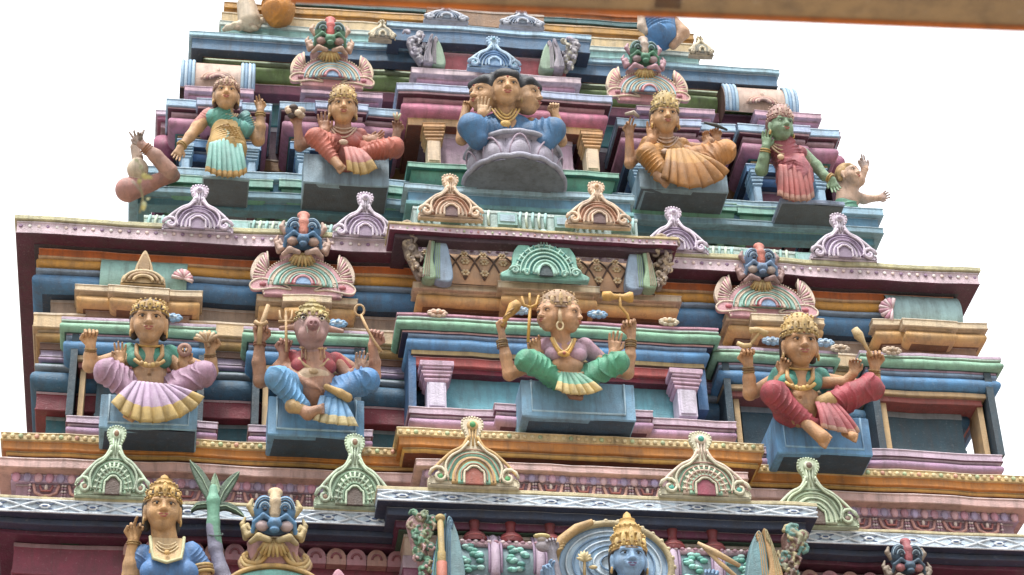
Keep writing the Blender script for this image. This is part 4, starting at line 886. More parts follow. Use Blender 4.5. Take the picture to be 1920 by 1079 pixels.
def seated_upper(lab, X0, Y0, sk, cl, cl2, hem, ped, big):
    F = std(lab, X0, Y0, YA-.2, 12); q = lambda x, y, d=0: F.p(X0+x, Y0+y+x*.05, d); S = Sculpt(1.15); D = big
    T, fin, (r, f, u, hw) = head(F, S, q(*D['head'], 42), 24.5, 0, radians(-3), 0, '#c6986a'); hx, hy = D['head']
    S.rc(q(hx, hy+22, 30), q(hx, hy+46, 24), 15, 17, sk, 5); S.rc(q(hx+1, hy+66, 14), q(hx+6, hy+92, 14), 26, 28, cl if D.get('cover') else sk, 6)
    for s_, pts, dr, L_, cu, th in D['arms']:
        P_ = [q(*t) for t in pts]; S.path(P_, [11, 10.5, 10, 7.5][:len(P_)], sk, 4); hand(S, P_[-1], V3(*dr[0]), V3(*dr[1]), L_, sk, cu, s_, th)
    F.sculpt(S, 'body'); fin()
    B = Sculpt(1.2); B.el(q(hx+2, hy+58, 18), (36, 21, 21), cl, 6); B.el(q(hx-14, hy+60, 34), (15, 13, 13), cl, 6); B.el(q(hx+18, hy+62, 34), (15, 13, 13), cl, 6)
    for s_ in (-1, 1): B.rc(q(hx+s_*32, hy+48, 8), q(hx+s_*42, hy+66, 4), 14, 12, cl, 6)
    F.sculpt(B, 'blouse')
    L = Sculpt(1.2)
    for pts, rs, c_ in D['legs']:
        for i in range(len(pts)-1): L.rc(q(*pts[i]), q(*pts[i+1]), rs[i], rs[i+1], c_, 8, (3, 7, .11))
    F.sculpt(L, 'leg_cloth')
    ft = Sculpt(1.15)
    for (a_, b_) in D['feet']:
        a1, b1 = q(*a_), q(*b_); ft.rc(a1, b1, 9, 8.5, '#a87c58', 4); d_ = unit(b1-a1); s2 = unit(np.cross(d_, V3(0, 1, .4)))
        for k in range(5): o_ = b1+s2*(k-2)*3.4+d_*4; ft.rc(o_, o_+d_*(7-k*.7), 3, 2.3, '#a87c58', 1.5)
    F.sculpt(ft, 'foot')
    pleats(F, [q(*t) for t in D['ptop']], [q(*t) for t in D['pbot']], D['pn'], 8, cl2, D['hem'], 3, 'pleats', 12)
    crown(F, T, hw, *D['crown']); hairdo(F, T, hw, D.get('hair', '#5a4a40'), .9, .6); earrings(F, T, hw)
    n = MB(); g = paint('#c8a890')
    for k, w_ in enumerate((17, 21, 25)): n.tube(arc(q(hx-w_, hy+34, 34), q(hx+w_, hy+34, 34), 8+9*k, 12, 8), 1.9, g, 6)
    n.ball(q(hx+1, hy+62, 54), (9, 4, 6), g, 8, 6); F.mb(n, 'necklace')
    pedestal(F, *ped); return F, q
F, q = seated_upper('seated four-armed statue in orange-red cloth on a grey-blue block, upper storey', 650, 287, '#ac7c60', '#a85a50', ('#b8736c', '#c8a464'), '#c0985c',
    (570, 729, 287, 343, YA-.2, '#8ba6b8', '#55606c', .75), dict(head=(-7, -82), cover=1,
    arms=[(-1, [(-35, -30, 2), (-62, -22, 0), (-88, -8, 4), (-92, -46, 10)], ((0, -.1, 1), (.2, -1, 0)), 34, (.8, .8, .8, .8), .7), (1, [(-30, -28, 16), (-42, -12, 28), (-42, -38, 36)], ((-.1, -.1, 1), (0, -1, .1)), 38, (.08, .1, .12, .15), .2),
          (1, [(34, -28, 2), (62, -22, -2), (88, -10, 4), (94, -42, 10)], ((0, -.1, 1), (-.2, -1, 0)), 32, (1, 1, 1, .8), .8), (-1, [(34, -24, 14), (52, -10, 24), (44, -24, 34)], ((.8, -.3, .3), (0, -1, .2)), 32, (.2, .2, .25, .3), .3)],
    legs=[([(-16, -2, 14), (-58, -26, 48), (-24, 14, 54)], [22, 18, 12], '#b4604e'), ([(16, -2, 14), (88, -14, 44), (34, -2, 52)], [22, 19, 13], '#b4604e'), ([(-12, 4, 14), (20, 6, 14)], [18, 18], '#b4604e')],
    feet=[((-24, 14, 56), (-12, 28, 66))], ptop=[(-6, -10, 62), (10, -12, 66), (30, -8, 62)], pbot=[(0, 36, 66), (16, 44, 68), (34, 44, 68), (58, 30, 62)], pn=4, hem=.62,
    crown=(('#b89860', '#d0b074', '#98785c'), .95, 1.04, 'dome')))
m = MB(); c = q(-92, -74, 22)
for k in range(9): m.ball(c+V3(RNG.uniform(-16, 20), RNG.uniform(-5, 5), RNG.uniform(-10, 8)), (9, 6, 7), paint(['#c8b49c', '#4a3a34', '#c0a488'][k % 3]), 8, 5)
F.mb(m, 'antelope')
m = MB(); c = q(94, -66, 24)
for k in range(5): m.tube([c, c+V3(8*sin(k-2), -2, 16-abs(k-2)*2)], [4, 1.5], paint(['#c8a080', '#a8b08c'][k % 2]), 6)
F.mb(m, 'flower')
F, q = seated_upper('seated statue in mustard orange cloth with a broad gold pleat fan, upper storey', 1280, 316, '#b88860', '#b98440', ('#bc8c4c', '#a8743c'), '#c0985c',
    (1197, 1362, 314, 352, YA-.2, '#8ba6b8', '#55606c', .75), dict(head=(-33, -92), cover=1,
    arms=[(-1, [(-62, -36, 2), (-84, -20, -2), (-99, -4, 2), (-100, -58, 10)], ((.1, -.1, 1), (.2, -1, 0)), 34, (1, .3, .3, 1), .8), (1, [(-60, -36, 14), (-72, -22, 26), (-58, -50, 36)], ((.05, -.1, 1), (0, -1, .1)), 40, (.08, .1, .12, .15), .2),
          (1, [(2, -40, 2), (32, -38, -4), (58, -40, 4), (64, -58, 8)], ((-.3, -.1, 1), (-.2, -1, 0)), 30, (1, 1, 1, .8), .8), (-1, [(4, -34, 14), (30, -26, 20), (50, -52, 22)], ((-.4, -.1, .8), (0, -1, .2)), 26, (.6, .6, .6, .6), .3)],
    legs=[([(-40, -16, 16), (-66, -24, 46), (-40, 8, 54)], [24, 20, 18], '#b8803c'), ([(-14, -14, 16), (78, -34, 44), (30, -2, 50)], [22, 22, 16], '#b87c3c'), ([(-40, -6, 14), (0, -2, 14)], [22, 22], '#b8803c')],
    feet=[((-48, 14, 58), (-34, 26, 64))], ptop=[(-30, -34, 60), (0, -38, 64), (30, -30, 60)], pbot=[(-42, 22, 66), (-24, 34, 70), (6, 42, 72), (40, 38, 70), (72, 22, 64), (86, 4, 58)], pn=7, hem=.45,
    crown=(('#b09860', '#ccb074', '#8c7860'), 1.1, 1.04, 'dome')))
m = MB(); m.tube([q(-108, -96, 22), q(-92, -100, 24), q(-82, -92, 24)], [3, 5, 3], paint('#b0a090'), 8); F.mb(m, 'conch')
m = MB(); m.tube([q(40, -88, 20), q(62, -84, 22), q(84, -76, 22)], [2, 4, 2], paint('#3c4444'), 8); F.mb(m, 'blade')

def standing(lab, X0, Y0, sk, cl, skirt, hem, ped, D):
    F = std(lab, X0, Y0, YA-.2, 8); q = lambda x, y, d=0: F.p(X0+x, Y0+y+x*.05, d); S = Sculpt(1.15); hx, hy = D['head']
    T, fin, (r, f, u, hw) = head(F, S, q(hx, hy, 34), 23, radians(D.get('yaw', 0)), radians(-2), 0, sk)
    S.rc(q(hx, hy+20, 22), q(hx, hy+42, 16), 13, 15, sk, 5)
    for s_, pts, rs, dr, L_, cu, th in D['arms']:
        P_ = [q(*t) for t in pts]; S.path(P_, rs, sk, 4); hand(S, P_[-1], V3(*dr[0]), V3(*dr[1]), L_, sk, cu, s_, th)
    F.sculpt(S, 'body'); fin()
    B = Sculpt(1.2)
    for a, b, ra, rb, c_ in D['torso']: B.rc(q(*a), q(*b), ra, rb, c_, 7, (2.6, 6, .12))
    F.sculpt(B, 'upper_cloth')
    K = Sculpt(1.2)
    for a, b, ra, rb, c_ in D['skirt']: K.rc(q(*a), q(*b), ra, rb, c_, 8, (3, 7, .12))
    F.sculpt(K, 'skirt')
    pleats(F, [q(*t) for t in D['ptop']], [q(*t) for t in D['pbot']], D['pn'], 7, (skirt, hem), D['hem'], 3, 'pleats', 6)
    crown(F, T, hw, *D['crown']); hairdo(F, T, hw, D.get('hair', '#5a3c38'), .9, .7); earrings(F, T, hw)
    n = MB(); g = paint('#cfae88')
    for k, w_ in enumerate((14, 18, 22)): n.tube(arc(q(hx-w_, hy+32, 26), q(hx+w_, hy+33, 26), 8+9*k, 12, 8), 1.9, g, 6)
    n.ball(q(hx, hy+56, 42), (7, 4, 6), g, 8, 6); F.mb(n, 'necklace')
    for a, b in D['bang']: bangles(F, q(*a), q(*b), 9, ['#b89454'], n=2)
    pedestal(F, *ped); return F, q
F, q = standing('standing statue in green sari with gold waist cloth on the upper storey', 422, 326, '#c4986c', '#4f9484', '#8cc0b8', '#c8a060',
    (380, 468, 327, 334, YA-.2, '#8ea6b0', '#55606c', .7), dict(head=(2, -146),
    arms=[(-1, [(-34, -104, 6), (-52, -84, 6), (-66, -66, 12), (-84, -44, 18)], [12, 12, 10, 6.5], ((-.35, -.1, -1), (.2, -1, 0)), 32, (.15, .2, .2, .25), .2),
          (1, [(38, -106, 4), (62, -66, 2), (66, -90, 10), (66, -122, 16)], [12, 12, 10, 6.5], ((-.2, -.1, 1), (-.2, -1, 0)), 30, (1, .3, .3, .9), .8)],
    torso=[((-6, -100, 10), (4, -80, 12), 27, 24, '#4f9484'), ((-22, -106, 16), (34, -84, 20), 13, 17, '#5a9c94'), ((36, -104, 6), (48, -84, 6), 14, 12, '#5f9c9c'), ((-34, -106, 6), (-52, -88, 6), 14, 12, '#b4746c')],
    skirt=[((4, -72, 12), (4, -46, 16), 33, 38, '#bf9c5c'), ((2, -46, 14), (2, -28, 12), 36, 30, '#86b4a8')],
    ptop=[(-30, -56, 44), (0, -66, 52), (32, -56, 44)], pbot=[(-38, -1, 30), (-16, 8, 42), (4, 10, 46), (26, 8, 42), (42, -1, 30)], pn=8, hem=.84, bang=[((-82, -48, 17), (-70, -62, 14)), ((66, -116, 15), (66, -100, 12))],
    crown=(('#b48878', '#c8a888', '#9c6c60'), .7, 1.04, 'band')))
F, q = standing('standing green-faced statue in crimson robe on the upper storey', 1490, 372, '#7f9c7c', '#a85460', '#b0605c', '#c09080',
    (1462, 1583, 371, 380, YA-.2, '#8494b0', '#55606c', .7), dict(head=(-26, -132), yaw=12,
    arms=[(1, [(-52, -92, 6), (-62, -50, 10), (-58, -70, 20), (-54, -94, 30)], [11, 12, 10, 7], ((.1, -.1, 1), (.1, -1, .1)), 34, (.1, .12, .15, .2), .2),
          (1, [(16, -84, 4), (40, -62, 6), (56, -44, 12), (70, -38, 18)], [12, 11, 9, 6.5], ((.25, -.1, -1), (-.2, -1, 0)), 32, (.2, .2, .25, .3), .2)],
    torso=[((-22, -88, 10), (-8, -60, 14), 28, 26, '#a4525c'), ((-46, -92, 10), (10, -84, 12), 13, 14, '#a4525c'), ((14, -84, 8), (24, -72, 8), 13, 11, '#94a080')],
    skirt=[((-4, -58, 14), (0, -30, 16), 30, 34, '#ac5a5c'), ((0, -32, 16), (0, -22, 14), 32, 28, '#b0605c'), ((0, -48, 20), (0, -40, 22), 33, 33, '#a4525c')],
    ptop=[(-30, -62, 42), (-2, -60, 52), (26, -64, 42)], pbot=[(-34, -2, 32), (-14, 7, 44), (4, 9, 48), (24, 7, 44), (36, -2, 32)], pn=7, hem=.88, bang=[((68, -40, 17), (60, -44, 14)), ((-55, -88, 27), (-57, -74, 22))],
    crown=(('#b08880', '#c8a898', '#94645c'), 1.0, 1.04, 'dome'), hair='#6c4a44'))

# partly seen figures at the two corners of the upper storey
F = std('pink-brown reclining figure at the left corner, raising a forearm above the blue ledge', 290, 345, YA+.05); p = F.p; S = Sculpt(1.2); s1 = '#b48a7c'
S.rc(p(286, 346, 0), p(240, 356, 0), 13, 24, '#b07c74', 5); S.rc(p(326, 330, 0), p(292, 340, 6), 12, 14, '#a87468', 5); S.path([p(318, 322, 12), p(292, 293, 22), p(266, 272, 30)], [16, 13, 8], s1, 5)
hand(S, p(266, 272, 30), p(254, 250, 34)-p(266, 272, 30), V3(0, -1, .1), 34, '#a8948c', (.1, .5, .8, 1.0), -1, .3); S.el(p(258, 318, 10), (20, 18, 22), '#c8b49c', 4); S.rc(p(258, 296, 8), p(252, 276, 10), 11, 8, '#b8a090', 4); F.sculpt(S, 'body')
bangles(F, p(272, 277, 27), p(290, 292, 22), 11, ['#a06a4c'], n=3); m = MB(); m.tube([p(262, 264, 36), p(270, 244, 38)], [3, 2.2], paint('#8c7c74'), 6); F.mb(m, 'stick')
F = std('tan figure in a green skirt at the right corner reaching out over the sky', 1600, 412, YA+.35); p = F.p; S = Sculpt(1.2); s1 = '#c8a48a'
S.rc(p(1590, 352, 0), p(1588, 380, 0), 20, 22, s1, 8); T, fin, a = head(F, S, p(1592, 330, 12), 19, radians(35), radians(10), 0, s1)
S.path([p(1596, 352, 6), p(1612, 340, 10), p(1622, 318, 14)], [11, 9, 6], s1, 5); hand(S, p(1622, 318, 14), V3(-.4, -.1, 1), V3(0, -1, 0), 30, '#b8a49c', (.1, .3, .7, .9), 1, .3)
S.path([p(1594, 364, 6), p(1620, 374, 10), p(1645, 372, 12)], [11, 9, 6], s1, 5); hand(S, p(1645, 372, 12), V3(.9, -.1, .35), V3(0, -1, 0), 26, '#b89c90', (.2, .3, .3, .4), 1, .3)
F.sculpt(S, 'body'); fin(); hairdo(F, T, 19, '#b8945c', .9, .4); S = Sculpt(1.3); S.rc(p(1586, 385, 0), p(1590, 420, 2), 22, 26, '#5c9c80', 6, (1.5, 5, .1)); F.sculpt(S, 'skirt')
# fragments of the storey above
F = std('orange-clad figure cut by the top of the picture, on the pale top ledge', 520, 46, YA+.6); p = F.p; S = Sculpt(1.4)
S.rc(p(522, -40, 0), p(522, 20, 10), 30, 31, '#c07c1e', 6, (2, 6, .1)); S.rc(p(510, 20, 12), p(516, 36, 10), 18, 15, '#c07c1e', 6, (2, 5, .1)); S.rc(p(536, 18, 12), p(534, 36, 10), 16, 14, '#b8741c', 6); F.sculpt(S, 'robe')
S = Sculpt(1.4); S.rc(p(520, -60, 0), p(520, -95, 0), 24, 16, SK, 6); S.el(p(520, -120, 6), (20, 22, 26), SK, 5); F.sculpt(S, 'body')
F = std('beige scrollwork corner figure beside the orange robe, against the sky', 462, 50, YA+.7); p = F.p; S = Sculpt(1.3); s1 = '#c4b49c'
S.rc(p(462, 10, 0), p(468, 40, 4), 18, 22, s1, 6); S.el(p(460, -16, 0), (18, 18, 22), s1, 5); S.path([p(470, 50, 6), p(448, 48, 10), p(428, 52, 12), p(420, 56, 10)], [10, 8, 6, 4], s1, 4)
for k in range(14): a = k*.9; S.el(p(440+k*4.4, 46+8*sin(a), 12+4*cos(a)), (6, 5, 5), ['#ccbca0', '#b8a088'][k % 2], 2)
F.sculpt(S, 'body')
F = std('blue-skirted figure at the top right, cut by the brown beam', 1236, 88, YA+.5); p = F.p; S = Sculpt(1.4)
S.rc(p(1234, 40, 0), p(1240, 64, 8), 34, 30, '#4a80b4', 6, (2, 6, .1)); S.rc(p(1226, 76, 8), p(1250, 76, 8), 10, 10, '#4a80b4', 6); F.sculpt(S, 'skirt')
S = Sculpt(1.4); S.rc(p(1232, 0, 0), p(1232, 24, 0), 26, 28, SK, 6); S.el(p(1232, -40, 4), (20, 20, 24), SK, 6); S.path([p(1206, 30, 6), p(1204, 50, 10), p(1212, 60, 12)], [11, 9, 7], '#c8b4a0', 4); S.path([p(1262, 40, 6), p(1280, 62, 12), p(1262, 86, 14)], [11, 13, 8], '#c09878', 4); F.sculpt(S, 'body')
# ---- lower storey statues
def lower_lady():
    F = std('standing goddess statue in blue blouse with gold crown at the bottom left', 320, 1150, YC-.2, 8); p = F.p; sk = '#c09460'; S = Sculpt(1.25)
    T, fin, (r, f, u, hw) = head(F, S, p(305, 958, 44), 33, radians(4), radians(-2), 0, sk)
    S.rc(p(306, 990, 30), p(310, 1030, 22), 23, 27, sk, 6); S.el(p(312, 1040, 30), (34, 20, 30), sk, 6); S.rc(p(318, 1110, 10), p(320, 1170, 10), 42, 46, sk, 8)
    S.path([p(362, 1046, 4), p(374, 1072, 8), p(388, 1110, 10), p(396, 1160, 14)], [22, 19, 17, 13], sk, 6); S.path([p(262, 1050, 4), p(240, 1110, 6), p(246, 1060, 14), p(250, 1014, 22)], [20, 18, 15, 10], sk, 6)
    hand(S, p(250, 1014, 22), p(258, 975, 26)-p(250, 1014, 22), V3(.3, -1, 0), 48, sk, (1.2, .4, .9, 1.1), -1, .6)
    hand(S, p(396, 1162, 14), V3(.1, -.2, -1), V3(-.3, -1, 0), 46, sk, (.3, .3, .3, .3), 1, .3); F.sculpt(S, 'body'); fin()
    B = Sculpt(1.25); bl = '#4c7cb4'; B.rc(p(316, 1062, 14), p(320, 1096, 12), 46, 42, bl, 8); B.el(p(288, 1072, 42), (26, 22, 24), bl, 8); B.el(p(346, 1074, 42), (26, 22, 24), bl, 8)
    B.rc(p(268, 1044, 10), p(250, 1072, 4), 24, 21, bl, 8, (1.4, 4, .1)); B.rc(p(358, 1040, 10), p(376, 1064, 6), 24, 21, bl, 8, (1.4, 4, .1)); F.sculpt(B, 'blouse')
    m = MB(); a = paint('#b4b48c'); m.add([p(285, 1008, 50), p(342, 1010, 50), p(340, 1046, 66), p(312, 1054, 70), p(287, 1046, 66)], [(4, 3, 2, 1, 0)], paint('#c8a878'))
    m.tube([p(282, 1006, 48), p(284, 1030, 60), p(287, 1047, 68), p(312, 1055, 72), p(340, 1047, 68), p(343, 1030, 60), p(345, 1008, 48)], 3.2, a, 8)
    for k in range(3): m.tube(arc(p(296-k*2, 1016+k*4, 58), p(330+k*2, 1017+k*4, 58), 9+k*3, 12, 6), 1.6, paint('#d8c094'), 6)
    m.ball(p(313, 1036, 70), (5, 3, 5), paint('#c8a060'), 8, 5)
    F.mb(m, 'necklace'); crown(F, T, hw, ('#bc9448', '#d0a858', '#947848'), .80, 1.02, 'cone'); hairdo(F, T, hw, '#33302a', .95, .9); earrings(F, T, hw)
    bangles(F, p(376, 1066, 10), p(380, 1084, 10), 22, ['#c0a060', '#94703c'], 'arm_band', n=3, th=3.4, gap=6); bangles(F, p(250, 1018, 22), p(248, 1040, 20), 12, ['#9c7c48'], n=2)
    K = Sculpt(1.6); K.rc(p(320, 1190, 10), p(322, 1300, 10), 48, 56, '#3f6ca8', 8, (2, 7, .1)); F.sculpt(K, 'skirt')
lower_lady()
def lower_blue():
    F = std('blue-faced crowned god statue before a pale blue halo at the bottom centre', 1180, 1170, YC-.55, 6); p = F.p; sk = '#7fa6cc'; S = Sculpt(1.25)
    T, fin, (r, f, u, hw) = head(F, S, p(1179, 1050, 44), 32, 0, radians(-3), 0, sk, '#6c5c84', bindi='#3c3c6c', eyecol='#b8c0cc')
    S.rc(p(1178, 1090, 30), p(1178, 1130, 20), 22, 26, sk, 6); S.rc(p(1178, 1150, 14), p(1180, 1220, 12), 50, 44, sk, 8)
    S.path([p(1130, 1140, 6), p(1080, 1180, 6), p(1056, 1120, 18), p(1034, 1090, 24)], [20, 17, 14, 9], sk, 6); S.path([p(1226, 1142, 6), p(1280, 1180, 6), p(1310, 1130, 18), p(1330, 1100, 24)], [20, 17, 14, 9], sk, 6)
    hand(S, p(1034, 1090, 24), V3(-.3, -.2, 1), V3(.3, -1, 0), 46, sk, (1, 1, .5, .5), -1, .5); hand(S, p(1330, 1100, 24), V3(.2, -.2, 1), V3(-.3, -1, 0), 46, sk, (1, 1, 1, 1), 1, .5); F.sculpt(S, 'body'); fin()
    crown(F, T, hw, ('#c49c50', '#d8b870', '#9c7c4c'), 1.15, 1.04, 'cone'); hairdo(F, T, hw, '#22242c', .95, 1.0); earrings(F, T, hw)
    # halo: concentric flattened rings with a scalloped gold rim
    m = MB(); C_ = p(1150, 1062, -8); cols = ['#a4c4e0', '#b4d0e4', '#94b8d8', '#b4d0e8', '#9cc0dc', '#c4d8e8']
    def el_(rx, rz, d): return [C_+V3(rx*cos(2*pi*i/48), -d, rz*sin(2*pi*i/48)) for i in range(48)]
    for k in range(6): rx, rz = 108-k*14, 82-k*11; P_ = el_(rx, rz, k*2.5); Q_ = el_(rx, rz, k*2.5-10); m.add(P_+Q_, [tuple(range(48))[::-1]]+[(i, (i+1) % 48, 48+(i+1) % 48, 48+i) for i in range(48)], paint(cols[k]))
    for k in range(7): m.tube(el_(105-k*13, 80-k*10.5, k*2.2+2), 2.0, paint(['#7498bc', '#c8dae8'][k % 2]), 6, True)
    o = F.mb(m, 'halo'); m = MB(); m.tube(el_(112, 86, 4), 7, paint('#b0a078'), 8, True)
    for i in range(30): a = 2*pi*i/30; m.ball(C_+V3(117*cos(a), -6, 90*sin(a)), 5, paint('#c4b48c'), 6, 4)
    m.tube([C_+V3(-118, -12, 8), C_+V3(-100, -14, 44), C_+V3(-70, -14, 70), C_+V3(-40, -14, 84)], [9, 10, 9, 6], paint('#bc9860'), 8)
    for k in range(5): m.tube([C_+V3(-108+k*3, -14, 22+k*6)+V3(9*cos(t), -6*sin(t), 5*cos(t)) for t in [2*pi*i/10 for i in range(10)]], 2.4, paint('#ccae74'), 6, True)
    F.mb(m, 'halo_rim', o)
    m = MB()
    for k in range(7): a = radians(-75+25*k); m.tube([p(1096, 1052, 16), p(1096, 1052, 18)+V3(10*sin(a), -3, 12*cos(a)), p(1096, 1052, 16)+V3(15*sin(a), 0, 20*cos(a))], [3, 4, 1.5], paint('#d8c490'), 6)
    m.tube([p(1096, 1085, 14), p(1096, 1050, 16)], [3, 3], paint('#c4a870'), 6); m.ball(p(1112, 1064, 16), (9, 4, 4), paint('#d0b884')); F.mb(m, 'flower_ornament', o)
    m = MB(); g = paint('#c8a878'); m.tube([p(1308, 1018, 34), p(1340, 1036, 36), p(1388, 1062, 38)], [3, 7, 4], g, 8); m.tube([p(1316, 1024, 30), p(1352, 1058, 34), p(1392, 1092, 36)], [3, 5, 4], g, 8); F.mb(m, 'flute')
lower_blue()
F = std('grey conch-bearing hand and arm raised left of the blue-faced god', 1030, 1110, YC-.62, 6); p = F.p; S = Sculpt(1.3); s1 = '#94909c'
S.path([p(1046, 1100, 0), p(1038, 1060, 4), p(1034, 1034, 8)], [12, 10, 8], s1, 4); hand(S, p(1034, 1036, 8), V3(-.1, -.1, 1), V3(0, -1, 0), 36, s1, (.9, .9, .9, .9), 1, .6); S.el(p(1018, 1024, 8), (14, 10, 12), '#a49ca4', 4); F.sculpt(S, 'arm')
m = MB(); m.ball(p(1016, 1006, 12), (17, 10, 5), paint('#c8b87c'), 12, 6); m.ball(p(1016, 1012, 12), (10, 8, 7), paint('#a89c94'), 10, 6); F.mb(m, 'dish')
# ================================================================ ornaments of the cornices and roofs
def crom(P, n=8, closed=False):
    """smooth curve through points"""
    P = [np.asarray(p, float) for p in P]; out = []; K = len(P)
    for i in range(K if closed else K-1):
        g = lambda j: P[j % K] if closed else P[min(max(j, 0), K-1)]
        a, b, c, d = g(i-1), g(i), g(i+1), g(i+2)
        for k in range(n): t = k/n; out.append(.5*((2*b)+(-a+c)*t+(2*a-5*b+4*c-d)*t*t+(-a+3*b-3*c+d)*t**3))
    if not closed: out.append(P[-1])
    return out
class Orn:
    """flat relief built up of layered plates: x right, z up, unit = photo px * s"""
    def __init__(s, px, py, Y): s.O = PY(px, py, Y); s.s = float(np.dot(s.O-CAM, FW)/FPX); s.kz = 1/.82; s.m = MB()
    def plate(s, P, d, th, m, bev=1.6):
        P = [np.asarray(p, float) for p in P]
        if sum(P[i][0]*P[(i+1) % len(P)][1]-P[(i+1) % len(P)][0]*P[i][1] for i in range(len(P))) < 0: P = P[::-1]
        n = len(P); N = []
        for i in range(n):
            t = P[(i+1) % n]-P[i-1]; L = np.linalg.norm(t)+1e-9; N.append(np.array([-t[1], t[0]])/L)
        R = []
        for off, dd in ((0, d-th), (0, d-bev*.9), (bev*.35, d-bev*.3), (bev, d)):
            R += [(P[i][0]+N[i][0]*off, -dd, P[i][1]+N[i][1]*off) for i in range(n)]
        F = [(r*n+i, r*n+(i+1) % n, (r+1)*n+(i+1) % n, (r+1)*n+i) for r in range(3) for i in range(n)]
        s.m.add(R, F, paint(m), False); s.m.add(R[3*n:], [tuple(range(n))], paint(m)); return s
    def line(s, P, d, r, m, closed=False): s.m.tube([(p[0], -d, p[1]) for p in P], r, paint(m), 6, closed); return s
    def beads(s, P, d, r, m, step=None):
        P = [np.asarray(p, float) for p in P]; L = [0]
        for i in range(len(P)-1): L.append(L[-1]+np.linalg.norm(P[i+1]-P[i]))
        n = max(2, int(L[-1]/(step or r*2)))
        for i in range(n+1):
            x = L[-1]*i/n; j = min(len(P)-2, max(0, int(np.searchsorted(L, x))-1)); t = (x-L[j])/(L[j+1]-L[j]+1e-9); q = P[j]+(P[j+1]-P[j])*t
            s.m.ball((q[0], -d, q[1]), r, paint(m[i % len(m)] if isinstance(m, (list, tuple)) else m), 6, 4)
        return s
    def build(s, name, label, cat, group=None, rz=0):
        def xf(V): V = V*s.s; V[:, 2] *= s.kz; return V
        o = s.m.build(name, None, 'local', xf); o.location = tuple(s.O); o.rotation_euler = (0, 0, rz); return tag(o, label, cat, group)
def mir(P): return [np.array([-p[0], p[1]]) for p in P[::-1]]
def gable(px, py, Y, w, h, c, lab, grp, var=0, rz=0):
    """bell-shaped gable ornament: scroll feet, shoulders, neck and a knobbed tip.  c = outer, mid, inner, line, hole, knob"""
    o = Orn(px, py, Y); a = w/2; o.kz = 1/.82
    L = crom([(-a, 1), (-a*1.0, h*.10), (-a*.84, h*.15), (-a*.70, h*.27), (-a*.55, h*.42), (-a*.32, h*.52), (-a*.17, h*.62), (-a*.14, h*.75), (-a*.23, h*.86), (-a*.20, h*.96), (0, h*1.0)], 7)
    out = L+mir(L)[1:]+[np.array([a*.3, 0]), np.array([-a*.3, 0])]
    o.plate(out, 6, 12, c[0], 2.2)
    def ring(f, zb, top): return crom([(-a*f*1.02, zb), (-a*f*.98, h*.16+zb*.2), (-a*f*.72, top*.78), (-a*f*.36, top*.96), (0, top), (a*f*.36, top*.96), (a*f*.72, top*.78), (a*f*.98, h*.16+zb*.2), (a*f*1.02, zb)], 6)
    o.plate(ring(.64, h*.07, h*.49), 9, 6, c[1], 2); o.plate(ring(.48, h*.03, h*.41), 12, 6, c[2], 2); o.plate(ring(.35, h*.02, h*.33), 14.5, 5, c[1 if var else 0], 1.6)
    for f, t_, dd in ((.68, .515, 9), (.56, .45, 12), (.41, .37, 14), (.28, .29, 16)): o.line(ring(f, h*.05, h*t_), dd, 1.5, c[3])
    o.plate(ring(.20, 0, h*.23), 16, 4, c[4], 1); o.line(ring(.22, 0, h*.25), 17, 2.2, c[0])
    for s_ in (-1, 1):                                                     # scroll feet
        sp = [(s_*(a*.76+a*.22*(1-k/15)*cos(k*.62)), h*.13+h*.14*(1-k/15)*sin(k*.62)) for k in range(14)]
        o.line(sp, 10, 3.2, c[0]); o.line(crom([(s_*a*.10, h*.70), (s_*a*.24, h*.55), (s_*a*.46, h*.47), (s_*a*.66, h*.36), (s_*a*.80, h*.27), (s_*a*.97, h*.15)], 5), 10, 3.0, c[2]); o.line(crom([(s_*a*.10, h*.62), (s_*a*.28, h*.49), (s_*a*.50, h*.40), (s_*a*.62, h*.26), (s_*a*.56, h*.08)], 5), 11.5, 2.4, c[0]); o.m.ball((s_*a*.74, -10, h*.11), (a*.07, 3, h*.045), paint(c[5]), 8, 5)
    for k in (-1, 0, 1): o.line([(k*a*.10, h*.58), (k*a*.055, h*.72), (k*a*.08, h*.86)], 7.5, 2.0, c[2])   # fluted neck
    o.m.ball((0, -8, h*.87), (a*.13, 5, h*.07), paint(c[2]), 10, 6); o.m.ball((0, -12, h*.87), (a*.07, 4, h*.045), paint(c[5]), 8, 6)
    o.beads(L[18:]+mir(L)[1:-18], 5, 2.6, c[0], 5.2)
    o.beads([p*np.array([.97, 1]) for p in L[:18]], 6, 2.0, c[0], 4); o.beads([p*np.array([.97, 1]) for p in mir(L)[-18:]], 6, 2.0, c[0], 4)
    if var == 2:
        for k in range(13): t = pi*(k+.5)/13; o.line([(a*.30*cos(t), h*.05+h*.27*sin(t)), (a*.52*cos(t), h*.05+h*.40*sin(t))], 13.5, 2.0, c[0])
    return o.build('gable_ornament', lab, 'ornament', grp, rz)
GA = ('#cdbfd0', '#b09ab8', '#d4c8d8', '#8c7898', '#8a7890', '#b8a8c0'); G1 = 'horseshoe gables along the pink and white cornice'
OR_ = ('#d8bca0', '#c88a68', '#dcc0a4', '#a87858', '#6c5050', '#c8a078')
YK = YB-.02
gable(370, 438, YK, 132, 90, GA, 'lilac gable ornament below the standing statue in the green sari', G1)
gable(684, 452, YK, 122, 90, GA, 'lilac gable ornament below the orange-red seated statue', G1)
gable(1268, 478, YK, 122, 88, GA, 'lilac gable ornament just right of the two orange-peach gables', G1)
gable(1582, 492, YK, 128, 90, GA, 'lilac gable ornament at the far right end of the cornice', G1)
gable(845, 414, YB-.34, 122, 86, OR_, 'peach and rust gable ornament left below the lotus bowl', G1)
